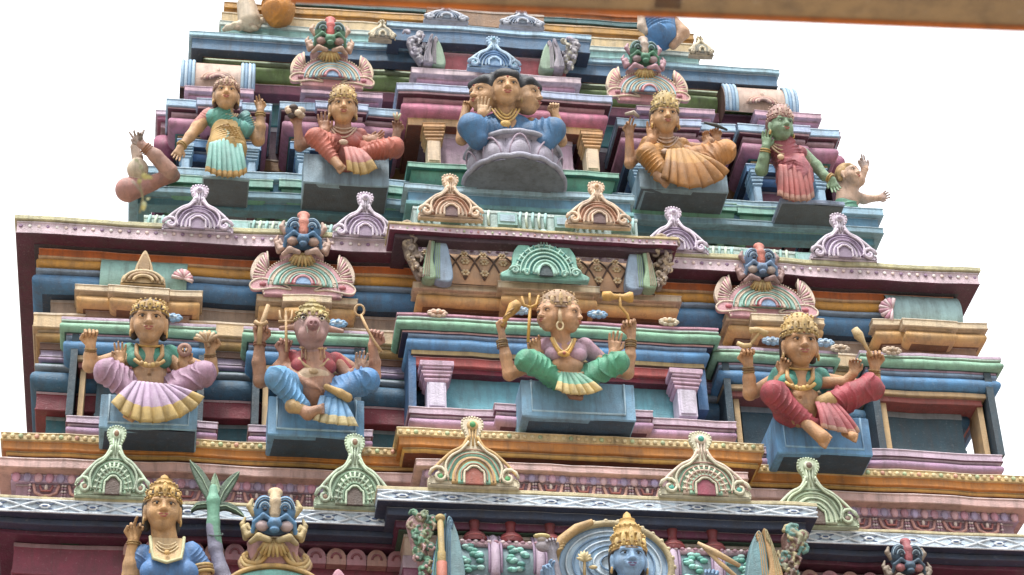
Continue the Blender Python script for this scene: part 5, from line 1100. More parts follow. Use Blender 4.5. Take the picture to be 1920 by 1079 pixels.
gable(1122, 428, YB-.34, 124, 86, OR_, 'peach and rust gable ornament right below the lotus bowl', G1)
G2 = 'large horseshoe gables along the blue lattice cornice'; GR = ('#b4c8ac', '#9cbc9c', '#bccfb4', '#6c8c70', '#5c4c44', '#8c6c54')
gable(664, 955, YC+.1, 150, 132, GR, 'large pale green gable ornament left of the projecting lattice cornice', G2, 2)
gable(1528, 990, YC+.06, 170, 122, ('#b0bfa0', '#a4b494', '#b8c4a8', '#74886c', '#5c4c44', '#7c6458'), 'large sage green gable ornament at the right, partly behind the cornice end', G2, 0)
gable(210, 935, YC+.1, 140, 128, GR, 'large pale green gable ornament at the left edge beside the blue-bloused goddess', G2, 2)
gable(888, 916, YC-.18, 172, 126, ('#d4c8ac', '#7cb49c', '#c8a468', '#a8846c', '#9c5444', '#4c9c5c'), 'large gable ornament with a pointed gold tip, teal and ochre rings, rust opening', G2, 1)
gable(1322, 936, YC-.18, 176, 118, ('#ccc8ac', '#8cb89c', '#dcc8b4', '#ac8474', '#8c3c50', '#3c9c8c'), 'large gable ornament with a square gold neck, teal gem and crimson opening', G2, 2)
G3 = 'grey-blue gables on the top cornice'
for x, y, l in ((836, 44, 'small grey-blue gable on the top cornice, left of its pair'), (978, 54, 'small grey-blue gable on the top cornice, right of its pair')): gable(x, y, YA-.05, 84, 32, ('#b4bccc', '#98a8bc', '#b4bccc', '#7c8ca4', '#8090a4', '#b8c0d0'), l, G3)
for x, y, w_, l in ((716, 78, 50, 'tiny cream gable just left of the projecting top cornice'), (1314, 108, 46, 'tiny cream gable at the right end of the top cornice')): gable(x, y, YA+.3, w_, 38, ('#c8bca0', '#b0b4a8', '#c8bca0', '#98988c', '#8c8c80', '#c0b498'), l, G3)
gable(926, 134, YA+.2, 100, 66, ('#a4c4e0', '#7ca8d0', '#b4d0e4', '#4c78a8', '#6c94bc', '#7cb4cc'), 'pale blue gable with a pointed finial above the three-headed statue', 'roof gables of the middle bays')
def teal_gable():
    o = Orn(1022, 527, YB-.24); c1, c2, c3 = '#7cb8a8', '#a0ccbc', '#4c8c84'
    L = crom([(-82, 0), (-84, 8), (-70, 16), (-62, 28), (-60, 46), (-48, 64), (-34, 74), (-26, 60), (-14, 58), (-11, 72), (-15, 84), (0, 92)], 6)
    o.plate(L+mir(L)[1:], 6, 12, c1, 2.2)
    for k in range(6):
        rx, rz = 56-k*8, 56-k*8; A_ = [pi*i/24 for i in range(25)]
        if k % 2 == 0: o.plate([(rx*cos(a), 6+rz*sin(a)) for a in A_], 8+k*1.4, 4, [c1, c3, c2][k//2 % 3], 1.4)
        o.line([(rx*cos(a), 6+rz*sin(a)) for a in A_], 9+k*1.4, 1.8, c2)
    for k in range(17): a = pi*(k+.5)/17; o.line([(46*cos(a), 6+46*sin(a)), (60*cos(a), 6+58*sin(a))], 9.5, 2.0, c2 if k % 2 else c3)
    o.plate([(13*cos(pi*i/12), 20*sin(pi*i/12)) for i in range(13)], 17, 4, '#3c4c50', 1); o.line([(15*cos(pi*i/12), 22*sin(pi*i/12)) for i in range(13)], 18, 2.4, c2)
    for s_ in (-1, 1):
        for x0, z0, q in ((58, 12, 10), (36, 9, 8)): o.line([(s_*(x0+q*(1-k/16)*cos(k*.6)), z0+q*.8*(1-k/16)*sin(k*.6)) for k in range(14)], 10, 2.2, c2)
    for k in (-1, 0, 1): o.line([(k*7, 60), (k*4, 74), (k*6, 82)], 7, 1.8, c2)
    o.m.ball((0, -8, 86), (10, 6, 7), paint(c2)); o.build('gable_ornament', 'teal fan-shaped gable ornament in the middle of the diamond-patterned barrel roof', 'ornament', 'roof gables of the middle bays')
teal_gable()
# fans with a beast's head on top
def beast(px, py, Y, sc, C, lab, grp, lower=True):
    """kirtimukha: bulging brow lobes, crest, round eyes, snout and curled side flames"""
    F = Fig('beast_head', px, py, Y, 10, lab, 'beast ornament', grp); S = Sculpt(1.15); q = lambda x, y, d=0: V3(x*sc, -d*sc, y*sc/.86)
    br, cr, ey, fl = C; e = lambda c, r, m, k=3: S.el(c, tuple(np.array(r)*sc), m, k)
    for s_ in (-1, 1):
        e(q(s_*17, 46, 14), (16, 14, 22), br, 3)
        e(q(s_*19, 18, 24), (10, 9, 9), ey, 2); S.path([q(s_*6, 26, 30), q(s_*18, 31, 32), q(s_*31, 23, 24), q(s_*34, 10, 18)], [3*sc, 4*sc, 4*sc, 3*sc], br, 2)
        S.path([q(s_*30, 12, 14), q(s_*42, 6, 16), q(s_*48, 16, 14), q(s_*42, 22, 12), q(s_*38, 15, 16)], [5*sc, 5*sc, 4.4*sc, 3.4*sc, 2.6*sc], fl, 2)
        S.path([q(s_*33, 40, 8), q(s_*40, 50, 8), q(s_*36, 60, 6)], [5*sc, 5*sc, 3*sc], fl, 2)
        S.path([q(s_*44, 4, 10), q(s_*50, 24, 8), q(s_*46, 34, 6)], [5*sc, 4*sc, 2*sc], fl, 2)
        S.path([q(s_*8, -2, 26), q(s_*24, 2, 26), q(s_*36, -4, 18)], [5*sc, 6*sc, 4*sc], fl, 3)
    S.path([q(0, 34, 26), q(0, 52, 24), q(0, 68, 14)], [8*sc, 9*sc, 8*sc], cr, 3); e(q(0, 70, 12), (12, 8, 9), cr, 3); e(q(0, 20, 30), (11, 12, 9), br, 4); e(q(0, 10, 34), (8, 8, 5), br, 3); e(q(0, 36, 6), (34, 10, 30), br, 5)
    F.sculpt(S, 'face'); m = MB()
    for s_ in (-1, 1):
        for k in range(4): m.tube([q(s_*(16+(4+k*4)*cos(t)), 42+(4+k*4.6)*sin(t), 31.5-k*2.0-abs(k*.8*cos(t))) for t in [pi*(.0+i/12) for i in range(13)]], 1.1*sc, paint(['#33404c', '#9cb4c4'][k % 2]), 5)
        m.ball(q(s_*16, 40, 30), (4*sc, 3*sc, 3*sc), paint('#2c3440'), 8, 5)
    F.mb(m, 'brow_lines')
    if lower:
        m = MB(); o_ = Orn(px, py, Y); o_.plate(crom([(-34*sc, 4*sc), (-40*sc, -8*sc), (-36*sc, -26*sc), (-20*sc, -34*sc), (20*sc, -34*sc), (36*sc, -26*sc), (40*sc, -8*sc), (34*sc, 4*sc)], 5, True), 4, 10, '#bc9090', 2); o_.m.build('flare', F.root, 'local', lambda V: V*F.s)
        for k in range(9): a = radians(-64+16*k); m.tube([q(0, -2, 20), q(17*sin(a), -3-9*cos(a), 22), q(27*sin(a), -8-16*cos(a), 16)], [2.6*sc, 3.8*sc, 2.2*sc], paint('#c8ac6c' if k % 2 else '#b89458'), 6)
        F.mb(m, 'beard')
def fan(px, py, Y, w, h, C, lab, grp):
    """shell fan of concentric flattened rings with feathered wings"""
    o = Orn(px, py, Y); a = w/2; c0, c1, c2, c3, c4 = C; A_ = [pi*i/30 for i in range(31)]; A2 = [-.35+(pi+.7)*i/30 for i in range(31)]
    for s_ in (-1, 1):
        W_ = crom([(s_*a*.55, h*.05), (s_*a*.86, h*.12), (s_*a*1.0, h*.40), (s_*a*.96, h*.75), (s_*a*.80, h*1.05), (s_*a*.66, h*1.0), (s_*a*.70, h*.78), (s_*a*.60, h*.5)], 6, True)
        o.plate(W_, 5, 10, c0, 2)
        for k in range(11): t = k/10; g = -.15+1.65*t; o.line([(s_*a*(.66+.06*cos(g)), h*(.30+.1*sin(g)+.25*t)), (s_*a*(.68+.28*cos(g)*(1-.1*t)), h*(.30+.76*sin(g)*(.55+.45*t)))], 7.5, 2.0, c1 if k % 2 else c0)
        F_ = crom([(s_*a*.22, 0), (s_*a*.5, h*.02), (s_*a*.92, -h*.06), (s_*a*1.0, h*.10), (s_*a*.82, h*.26), (s_*a*.5, h*.20)], 6, True); o.plate(F_, 9, 8, c1, 2); o.line(F_, 9, 1.8, c0, True); o.m.ball((s_*a*.76, -10, h*.10), (a*.07, 3, h*.06), paint(c4), 8, 5)
    o.plate([(a*.78*cos(t), h*.12+h*.82*sin(t)) for t in A2], 8, 10, c1, 2)
    for k, (f, c_) in enumerate(((.66, c0), (.58, c2), (.50, c3), (.44, c2), (.37, c0), (.30, c1), (.24, c4))):
        o.plate([(a*f*cos(t), h*.10+h*(f*1.04+.02)*sin(t)) for t in A_], 9.5+k*1.5, 3, c_, 1.2); o.line([(a*f*cos(t), h*.10+h*(f*1.04+.02)*sin(t)) for t in A_], 10+k*1.5, 1.5, c0 if k % 2 else c2)
    o.plate([(a*.15*cos(t), h*.06+h*.2*sin(t)) for t in A_], 22, 3, '#7c9cc0', 1); o.line([(a*.17*cos(t), h*.06+h*.23*sin(t)) for t in A_], 22, 2.4, c1)
    o.beads([(a*.78*cos(t), h*.12+h*.82*sin(t)) for t in A2], 8, 2, c0, 5)
    return o.build('fan_ornament', lab, 'ornament', grp)
GF = 'shell fans crowning the bay roofs'; GB = 'beast heads on the shell fans'
PC = ('#d4c0ac', '#c8949c', '#9cc8bc', '#5c9c8c', '#b05864')
fan(567, 549, YB+.04, 196, 66, PC, 'pink and teal shell fan above the boar-faced statue', GF); beast(566, 483, YB+.02, 1.0, ('#4c7ca4', '#c87c68', '#b49484', '#b89888'), 'blue beast head with a red crest above the boar-faced statue', GB)
fan(1437, 590, YB+.04, 194, 62, PC, 'pink and teal shell fan above the goddess in teal and crimson', GF); beast(1424, 532, YB+.02, .88, ('#6c8cb0', '#c8705c', '#b4a49c', '#9c7c78'), 'blue-grey beast head above the goddess in teal and crimson', GB)
PD = ('#d4bca0', '#c88c90', '#9cc4cc', '#c08498', '#b06478')
fan(622, 160, YA+.12, 156, 54, PD, 'pink and cream shell fan above the orange-red seated statue', GF); beast(617, 104, YA+.1, .86, ('#5c8c70', '#c05c58', '#b08c84', '#c09c84'), 'green beast head with a pink crest above the orange-red statue', GB)
fan(1215, 188, YA+.12, 156, 54, PD, 'pink and cream shell fan above the mustard seated statue', GF); beast(1206, 136, YA+.1, .80, ('#4c8468', '#b09c8c', '#a48c90', '#b88c98'), 'dark green beast head above the mustard seated statue', GB)
beast(512, 1020, YC-.2, 1.18, ('#5484ac', '#c0a884', '#b4a0a0', '#b4a070'), 'large blue-browed beast head over a gold flare at the lower left', GB)
def flare():
    o = Orn(515, 1079, YC-.16); g = '#c09c5c'
    for s_ in (-1, 1):
        for k in range(3): o.line(crom([(s_*(8+k*8), 58), (s_*(14+k*10), 34), (s_*(30+k*9), 16-k*2), (s_*(52+k*4), 16-k*5), (s_*(60+k*3), 26-k*4), (s_*(52), 32-k*4)], 6), 12-k*2, 4.2, [g, '#d0b478', '#a8845c'][k])
    o.plate(crom([(-62, 0), (-66, 20), (-46, 30), (-30, 60), (0, 66), (30, 60), (46, 30), (66, 20), (62, 0)], 6), 6, 12, '#b4945c', 3)
    o.plate(crom([(-110, -70), (-96, -26), (-60, -2), (0, 8), (60, -2), (96, -26), (110, -70)], 6), 9, 14, '#7cc0b8', 4); o.plate(crom([(-150, -70), (-140, -20), (-120, -6), (-100, -30), (-90, -70)], 6), 4, 10, '#b88494', 3); o.plate(crom([(150, -70), (140, -14), (118, 14), (98, -20), (90, -70)], 6), 4, 10, '#b88494', 3)
    o.line(crom([(-110, -60), (-92, -22), (-56, 2), (0, 12), (56, 2), (92, -22), (110, -60)], 6), 12, 4, g); o.build('fan_ornament', 'gold scrolled flare on a teal shell under the big beast head, lower left', 'ornament', GF)
flare()
beast(1700, 1090, YC+.1, .9, ('#3c5468', '#a05058', '#a06468', '#8c7c6c'), 'dark slate beast head with a red tongue at the lower right edge', GB)

# barrel roofs
def vault(bay, x0, x1, xr, top, bot, Y, colr, under='#5c4038', name='roof_vault', ext=0):
    a = PY(x0, top+(x0-xr)*.05, Y); b = PY(x1, top+(x1-xr)*.05, Y); zb = PY(xr, bot, Y)[2]; zt = PY(xr, top, Y+.1)[2]; h = zt-zb; R = h*.62; m = MB(); n = 14
    R = h*.75; P_ = [(Y+R*(1-cos(t)), zb+h*(sin(t)+.48)/(sin(.98)+.48)) for t in [-.5+1.48*i/n for i in range(n+1)]]; PB = P_[-1:]+[(Y+1.0, P_[-1][1]+.05)]
    V = [(x, y, z) for x in (a[0], b[0]) for y, z in P_]; K = n+1
    m.add(V, [(i, K+i, K+i+1, i+1) for i in range(n)], paint(colr), True); m.add([(a[0], y, z) for y, z in PB]+[(b[0], y, z) for y, z in PB]+[(x, Y+1.0, zb) for x in (a[0], b[0])], [(0, 2, 3, 1)], paint(colr))
    for X_ in (a[0], b[0]): m.add([(X_, y, z) for y, z in P_+[(Y+1.0, P_[-1][1]+.05), (Y+1.0, zb)]], [tuple(range(K+2))], paint(under))
    o = m.build(name, bay, 'world'); return o, a[0], b[0], P_
b = bayp('barrel roofs over the central bays')
o, xa, xb, P_ = vault(b, 800, 1225, 840, 472, 527, YB-.13, '#b8906c')
m = MB(); N_ = 12; L_ = (xb-xa)/N_
def onv(x, t, off=.006):
    i = min(len(P_)-2, int(t*(len(P_)-1))); f = t*(len(P_)-1)-i; y = P_[i][0]*(1-f)+P_[i+1][0]*f; z = P_[i][1]*(1-f)+P_[i+1][1]*f; return (x, y-off, z+off*.5)
for i in range(N_*2):
    x = xa+i*L_/2
    for s_ in (1, -1):
        x1 = x+L_ if s_ > 0 else x
        pts = [onv(x+(L_*k/8 if s_ > 0 else L_*(1-k/8)), .08+.84*k/8) for k in range(9)]
        if i % 2 == 0: m.tube(pts, .008, paint('#5c4438'), 5)
for i in range(N_*2):
    for t0 in (.22, .50, .78):
        x = xa+i*L_/2+(L_/2 if t0 == .50 else 0)
        if i % 2 == (0 if t0 == .50 else 1) : continue
        c = onv(x, t0)
        for k in range(6): q = 2*pi*k/6; m.ball((c[0]+.026*cos(q), c[1]-.005, c[2]+.022*sin(q)), (.016, .01, .012), paint('#d4bc94'), 6, 4)
        m.ball((c[0], c[1]-.01, c[2]), (.012, .01, .01), paint('#c09c6c'), 6, 4)
m.build('diamond_relief', o, 'world')
vault(b, 806, 1060, 830, 99, 127, YA+.38, '#b8646c')
for x0, x1, xr, t0, b0, Y_, lb in ((340, 480, 345, 112, 160, YA+.42, 0), (1356, 1494, 1362, 158, 204, YA+.42, 1)):
    o, xa, xb, P_ = vault(b, x0, x1, xr, t0, b0, Y_, '#c0a494'); m = MB()
    for xs in (xa, xb):
        s_ = 1 if xs == xa else -1
        for k in range(4): xx = xs+s_*(.02+k*.036); m.tube([(xx, y-.012, z+.006) for y, z in P_], .019, paint(['#8cacc8', '#b4cce0', '#84a8c8', '#a4c4d8'][k]), 8)
    m.build('roof_band', o, 'world'); m = MB(); xm = (xa+xb)/2; yy, zz = P_[4]
    for k in range(5): r = .13-.022*k; m.tube([(xm+r*1.25*cos(t), yy-.02-.008*k, zz-.05+r*.8*sin(t)) for t in [pi*i/14 for i in range(15)]], .013, paint(['#c8a08c', '#d4b4a0', '#b88480', '#d4b8a8', '#b08c84'][k]), 6)
    m.ball((xm, yy-.02, zz+.07), (.022, .02, .04), paint('#d4b4a0')); m.build('roof_gable', o, 'world')
o, xa, xb, P_ = vault(b, 190, 352, 300, 490, 538, YB+.1, '#8cb8b0'); m = MB()
for k in range(9): a = radians(-10+22*k); c = (xb-.02, P_[3][0]-.03, P_[3][1]+.0); m.tube([c, (c[0]+.09*cos(a)-.02, c[1]-.02, c[2]+.10*sin(a)-.02)], [.012, .02], paint('#c88c94' if k % 2 else '#dcc0bc'), 6)
m.build('shell_end', o, 'world')
o, xa, xb, P_ = vault(b, 1662, 1800, 1670, 552, 596, YB+.1, '#9cc0c4'); m = MB()
for k in range(9): a = radians(80+22*k); c = (xa+.02, P_[3][0]-.03, P_[3][1]+.0); m.tube([c, (c[0]+.12*cos(a), c[1]-.02, c[2]+.12*sin(a)-.02)], [.012, .022], paint('#c88ca0' if k % 2 else '#dcc0c4'), 6)
m.build('shell_end', o, 'world')
o = Orn(268, 537, YB+.0); o.plate(crom([(-42, 0), (-38, 16), (-20, 24), (-14, 40), (0, 66), (14, 40), (20, 24), (38, 16), (42, 0)], 6), 6, 12, '#c4a87c', 3)
for k in range(3): o.line([((36-9*k)*cos(t), 4+(20-5*k)*sin(t)) for t in [pi*i/16 for i in range(17)]], 9+k, 3, ['#d4bc90', '#b4946c', '#ccb080'][k])
o.plate(crom([(-8, 22), (-11, 36), (0, 58), (11, 36), (8, 22)], 6), 9, 4, '#9c7c50', 2); o.build('gable_ornament', 'sand-coloured gable with a pointed hood above the goddess with the pleat fan', 'ornament', 'roof gables of the middle bays')
# long barrel roof of the lower storey with teal panels between lilac bands
o, xa, xb, P_ = vault(b, 822, 1445, 840, 1010, 1075, YC-.06, '#7c98a0'); n = 15; L_ = (xb-xa)/n; m = MB(); m2 = MB()
for i in range(n):
    x = xa+i*L_
    if i % 2 == 0: m.tube([(x+L_*.5, y-.01, z+.005) for y, z in P_], .040, paint('#b8a4b8'), 8); [m.tube([(x+L_*.5+e_, y-.03, z+.02) for y, z in P_], .010, paint('#947c98'), 6) for e_ in (-.045, .045)]
    else:
        for j in (2, 4, 6, 8):
            y, z = P_[j]
            for k in range(4): m2.ball((x+L_*(.5+RNG.uniform(-.42, .42)), y-.012, z+RNG.uniform(-.02, .02)), (.034, .022, .020), paint(['#6cb4a4', '#8cccc0', '#a4d4cc', '#5c9c94'][(k+j) % 4]), 7, 5)
m.build('roof_band', o, 'world'); m2.build('foliage_relief', o, 'world')
m = MB(); z_ = P_[9]; m.tube([(xa, z_[0]-.01, z_[1]+.02), (xb, z_[0]-.01, z_[1]+.02)], .026, paint('#c09ca8'), 8)
for i in range(50): m.ball((xa+(i+.5)*(xb-xa)/50, z_[0]-.035, z_[1]+.03), (.02, .014, .014), paint('#d8c4c8' if i % 2 else '#b08494'), 6, 4)
for i in range(40): m.ball((xa+(i+.5)*(xb-xa)/40, P_[0][0]-.0, P_[0][1]-.05), (.05, .05, .06), paint('#9c90a0' if i % 2 else '#8c8090'), 8, 5)
m.build('ridge_band', o, 'world')
# maroon pots along the ridge
for i, x in enumerate((890, 958, 1032, 1262, 1338)):
    p = PY(x, 1014+(x-890)*.045, YC-.0); s = p[2]*0+.0042; m = MB(); c = paint('#7c2c30'); N = 16; V = []
    pr = [(20, -6), (22, 0), (19, 8), (10, 13), (8, 18), (9, 26), (11, 34)]
    for r, z in pr: V += [(p[0]+r*s*cos(2*pi*k/N), p[1]+r*s*sin(2*pi*k/N), p[2]+z*s*1.2) for k in range(N)]
    m.add(V, [(a*N+k, a*N+(k+1) % N, (a+1)*N+(k+1) % N, (a+1)*N+k) for a in range(len(pr)-1) for k in range(N)], c, True)
    m.tube([(p[0]+20.5*s*cos(2*pi*k/N), p[1]+20.5*s*sin(2*pi*k/N), p[2]+2*s) for k in range(N)], 2.2*s, paint('#9c4440'), 6, True)
    o = m.build('roof_finial', None); tag(o, ['maroon pot finial nearest the left end of the lower barrel roof', 'second maroon pot finial from the left on the lower barrel roof', 'maroon pot finial just left of the pale blue halo', 'maroon pot finial just right of the pale blue halo', 'maroon pot finial nearest the right end of the lower barrel roof'][i], 'finial', 'maroon finials on the lower barrel roof')

# winged ends of the barrel roofs
def wing_end(px, py, Y, w, h, flip, wc, sc_, lab, post=None, cl=1.0):
    F = Fig('roof_end_ornament', px, py, Y, 4, lab, 'ornament', 'winged ends of the barrel roofs'); q = lambda x, y, d=0: V3(flip*x*w, -d, y*h/.84); zz = 1/.84
    def leaf(P, d, th, c, vein):
        C_ = crom([(flip*x*w, y*h*zz) for x, y in P], 6, True); o = Orn(px, py, Y); o.plate(C_, d, th, c, 3.0); m = o.m
        cx = sum(p[0] for p in C_)/len(C_)
        for k in range(3):
            L_ = [(cx+(p[0]-cx)*(.75-.25*k), p[1]*(.97-.05*k)) for p in C_[:len(C_)//2+2]]; m.tube([(p[0], -d-.2, p[1]) for p in L_], 1.2, paint(vein), 6)
        return m.build('wing', F.root, 'local', lambda V: V*F.s)
    leaf([(.10, 0), (.14, .35), (.26, .72), (.42, 1.0), (.40, .66), (.36, .35), (.42, 0)], 16, 26, wc[0], sc_[0])       # strap beside the roof
    leaf([(.40, 0), (.38, .35), (.40, .70), (.50, .98), (.66, .80), (.78, .48), (.84, .0)], 10, 22, wc[1], wc[0])    # broad blade
    S = Sculpt(1.35); rr = np.random.default_rng(int(px))
    S.path([q(-.22, .86, -6), q(-.16, .5, -4), q(.02, .05, -2)], [w*.24, w*.17, w*.08], sc_[-1], 4)
    N_ = int(22*cl)
    for k in range(N_):                                             # cluster of scrolls hanging down the corner
        t = k/N_; x = -.20+.22*t+(rr.random()-.5)*.62*(1-.6*t); y = .98-.95*t; R_ = (.13-.06*t)*w*(.75+.5*rr.random()); c0 = q(x, y, 6+10*rr.random()*(1-t)); sg = 1 if k % 2 else -1
        S.path([c0+V3(sg*R_*(1-j/12)*cos(j*.75+k), -j*.9, R_*(1-j/12)*sin(j*.75+k)) for j in range(9)], [max(2.4, R_*.36*(1-j/16)) for j in range(9)], sc_[k % len(sc_)], 2)
        if k % 3 == 0: S.el(c0+V3(0, -5, 0), R_*.4, sc_[(k+1) % len(sc_)], 2)
        if k % 4 == 1: S.path([c0+V3(0, -3, 0), c0+V3(sg*R_*.8, -8, -R_*.9), c0+V3(sg*R_*.4, -9, -R_*2)], [R_*.38, R_*.34, 1.5], sc_[(k+2) % len(sc_)], 2)
    F.sculpt(S, 'scrollwork')
    if post:
        m = MB(); m.tube([q(.30, -.1, 30), q(.30, .35, 30), q(.30, .38, 30), q(.28, .86, 26)], [8, 8, 6, 6], paint(post[0]), 10); m.tube([q(.30, -.4, 30), q(.30, .2, 31)], [10, 10], paint(post[1]), 10); m.ball(q(.28, .88, 26), (10, 8, 8), paint(post[0])); F.mb(m, 'post')
st = ('#a08c74', '#8c7868', '#b09c80', '#7c6c60')
wing_end(784, 526, YB-.17, 76, 96, 1, ('#8cac88', '#8ca4bc'), st, 'winged end with brown scrollwork at the left of the diamond-patterned barrel roof')
wing_end(1236, 546, YB-.17, 76, 92, -1, ('#8cac88', '#8ca4bc'), st, 'winged end with brown scrollwork at the right of the diamond-patterned barrel roof')
wing_end(787, 124, YA+.3, 56, 56, 1, ('#a49ca8', '#94b098'), ('#9c98a8', '#b0acb4', '#8c8c98'), 'small grey and green winged end at the left of the pink barrel roof')
wing_end(1062, 136, YA+.3, 60, 56, -1, ('#a49ca8', '#94b098'), ('#9c98a8', '#b0acb4', '#a4a090'), 'small grey and green winged end at the right of the pink barrel roof')
gs = ('#5c8c70', '#7c8c6c', '#8c7c64', '#4c6c5c', '#b08c8c')
wing_end(800, 1092, YC-.14, 84, 116, 1, ('#5c84a0', '#7498a0'), gs, 'tall winged end with green scrollwork and an ochre post, lower left of the roof', ('#a89058', '#a8604c'), 1.6)
wing_end(1476, 1104, YC-.14, 92, 98, -1, ('#b08c5c', '#6c949c'), ('#a0946c', '#5c8c84', '#6c5448', '#8c8c70', '#7c5c54'), 'tall winged end with a blue-grey wing and brown scrollwork, lower right of the roof', None, 1.6)
# flower bosses on the green roll of the middle bays
for i, (x, y, c1, c2, l) in enumerate(((820, 588, '#d4b8a4', '#b08468', 'cream flower boss at the left end of the central green roll'), (975, 583, '#9cb8d0', '#c4d4e0', 'small blue flower boss beside the trident of the two-faced goddess'), (1120, 590, '#7ca4c4', '#c4d4e0', 'blue flower boss under the hand drum'), (1254, 604, '#d8ccb0', '#c0a478', 'cream flower boss at the right end of the central green roll'),
        (322, 596, '#8cb0d0', '#b8ccdc', 'blue flower boss beside the head of the goddess with the pleat fan'), (632, 607, '#7ca8cc', '#b8ccdc', 'blue flower boss beside the ear of the boar-faced statue'), (1447, 640, '#8cacc8', '#b8ccdc', 'blue flower boss left of the head in the domed crown'), (1546, 643, '#8cacc8', '#b8ccdc', 'blue flower boss right of the head in the domed crown'), (1575, 654, '#c8b49c', '#a88c6c', 'cream flower boss near the mace'), (1672, 658, '#ccb49c', '#a88c6c', 'cream flower boss at the right edge of the middle storey'))):
    p = PY(x, y, YB-.2 if 800 < x < 1300 else YB-.1); m = MB(); s = .0043
    for k in range(9): a = 2*pi*k/9; m.ball((p[0]+15*s*cos(a), p[1], p[2]+6*s*sin(a)), (6.5*s, 5*s, 4.2*s), paint(c1), 8, 5)
    m.ball((p[0], p[1]-.01, p[2]), (13*s, 5*s, 5*s), paint(c2), 10, 6); m.ball((p[0], p[1]-.025, p[2]), (4*s, 4*s, 3*s), paint(c1), 8, 5)
    tag(m.build('flower_boss', None), l, 'ornament', 'flower bosses on the green rolls')
# ---- painted palm plant of the lower storey
F = Fig('palm_plant', 425, 1095, YC-.1, 6, 'painted plaster palm plant with dark pointed leaves beside the blue-bloused goddess', 'plant'); p = F.p
S = Sculpt(1.25); S.path([p(432, 1120, 8), p(414, 1070, 14), p(404, 1030, 18), p(398, 990, 20)], [22, 14, 12, 11], '#8c8ca4', 6); S.path([p(404, 1026, 18), p(400, 980, 20), p(400, 940, 22), p(400, 915, 20)], [12, 11.5, 12, 7], '#6ca088', 6)
F.sculpt(S, 'trunk')
for P_, c in ((((396, 952), (382, 932), (366, 906), (357, 882), (374, 890), (393, 914), (404, 936), (406, 952)), '#4c6450'), (((402, 952), (408, 926), (424, 906), (441, 897), (436, 914), (424, 934), (412, 952)), '#48604c'),
        (((397, 948), (384, 944), (370, 948), (363, 961), (374, 957), (388, 956), (398, 958)), '#46604c'), (((404, 948), (422, 946), (440, 954), (452, 968), (436, 963), (420, 958), (404, 960)), '#3e5644'), (((394, 950), (392, 924), (400, 900), (410, 924), (408, 950)), '#84a484')):
    o = Orn(400, 950, YC-.16); L_ = [((x-400)*1.12, (952-y)*1.12) for x, y in P_]; C_ = crom([(x, z+x*.04) for x, z in L_], 5, True); o.plate(C_, 4, 7, c, 2.0)
    mid = [((L_[0][0]+L_[-1][0])/2, (L_[0][1]+L_[-1][1])/2)]+[((L_[i][0]+L_[len(L_)-1-i][0])/2, (L_[i][1]+L_[len(L_)-1-i][1])/2) for i in (1, 2)]+[L_[3]]; o.line(mid, 5, 1.1, '#8ca488')
    def xf(V, o=o): V = V*o.s; V[:, 2] *= o.kz; return V+o.O
    V_ = xf(np.array(o.m.V)); ob = mkobj('leaf', V_, o.m.F, o.m.mats, F.root, False, o.m.M, 'world')
m = MB(); m.tube([p(404+14*cos(t), 1002+3*sin(t), 20+14*sin(t)) for t in [2*pi*i/14 for i in range(14)]], 1.2, paint('#4c5c58'), 6, True); F.mb(m, 'stem_ring')
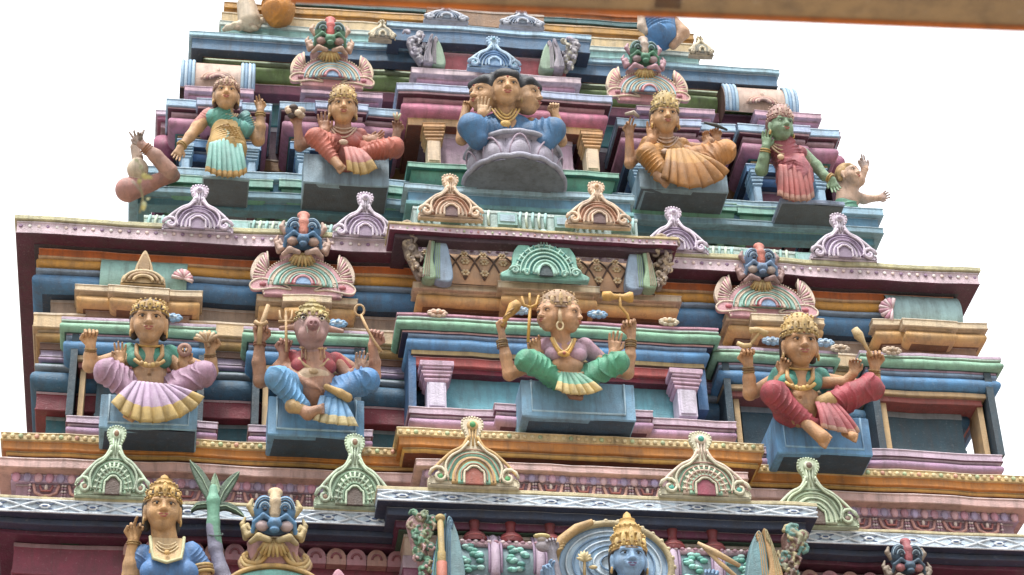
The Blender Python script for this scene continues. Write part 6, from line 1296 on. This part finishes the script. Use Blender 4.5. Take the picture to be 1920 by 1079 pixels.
# ---- the brown eave close to the camera across the top right
D_ = 4.5
def near(px, py, D=D_): return CAM+ray(px, py)*(D/FPX)
def eave():
    a, b, c = near(546, 6), near(1276, 34.5), near(1750, 53); m = MB(); up = V3(0, 0, 1); d = (c-a); d /= np.linalg.norm(d); bk = unit(np.cross(up, d)); bk = bk if bk[1] < 0 else -bk
    e = c+d*.25; a0 = a
    for z0, z1, f0, f1, col_ in ((0, .006, 0, .010, '#d87828'), (.0065, .30, .003, .9, '#b4956c')):
        V = [a0+up*z0+bk*f0, e+up*z0+bk*f0, e+up*z0+bk*f1, a0+up*z0+bk*f1]; V += [v+up*(z1-z0) for v in V]
        m.add(V, [(0, 1, 2, 3), (7, 6, 5, 4), (0, 4, 5, 1), (1, 5, 6, 2), (2, 6, 7, 3), (3, 7, 4, 0)], paint(col_, .7))
    x = a+(c-a)*.565; m.add([x+up*.0060+bk*.02, x+d*.05+up*.0060+bk*.02, x+d*.05+up*.0060+bk*.2, x+up*.0060+bk*.2], [(0, 1, 2, 3)], paint('#6c5038', .7))
    o = m.build('roof_eave', None); tag(o, 'blurred brown eave beam with an orange edge close to the camera at the top', 'roof eave')
eave()
# ---- a twig with yellow leaves near the camera at the left
def twig():
    r = empty('leafy_twig', tuple(near(262, 400, 6)), 'thin twig with small yellow-green leaves in front of the sky at the left edge', 'plant'); m = MB()
    P_ = [near(x, y, 6) for x, y in ((262, 400), (268, 372), (262, 345), (268, 322), (258, 300))]; m.tube(P_, .0022, paint('#a8a070'), 6); m.tube([near(268, 365, 6), near(254, 346, 6), near(246, 338, 6)], .0018, paint('#b8b8a0'), 6)
    m.build('stem', r, 'world')
    for x, y, a, l in ((268, 324, -1.2, 15), (274, 330, -.4, 13), (264, 335, -2.0, 12), (268, 378, -1.0, 11), (270, 384, -1.7, 12), (258, 304, 2.2, 9), (262, 318, 1.0, 10), (274, 374, .3, 8)):
        c = near(x, y, 6); s = 6/FPX; n = 10; V = []
        for k in range(n): t = 2*pi*k/n; u = l*.5*(1+cos(t)); v = l*.28*sin(t)*(1.2-.4*cos(t)); V.append(c+RT*s*(u*cos(a)-v*sin(a))+UP*s*(u*sin(a)+v*cos(a))-FW*s*abs(v)*.5)
        V2 = [q+FW*.002 for q in V]; mm = MB(); mm.add(V+V2, [tuple(range(n)), tuple(range(n, 2*n))[::-1]]+[(k, n+k, n+(k+1) % n, (k+1) % n) for k in range(n)], paint('#d8d080' if l > 11 else '#d8e0b0', .5)); mm.build('leaf', r, 'world')
twig()
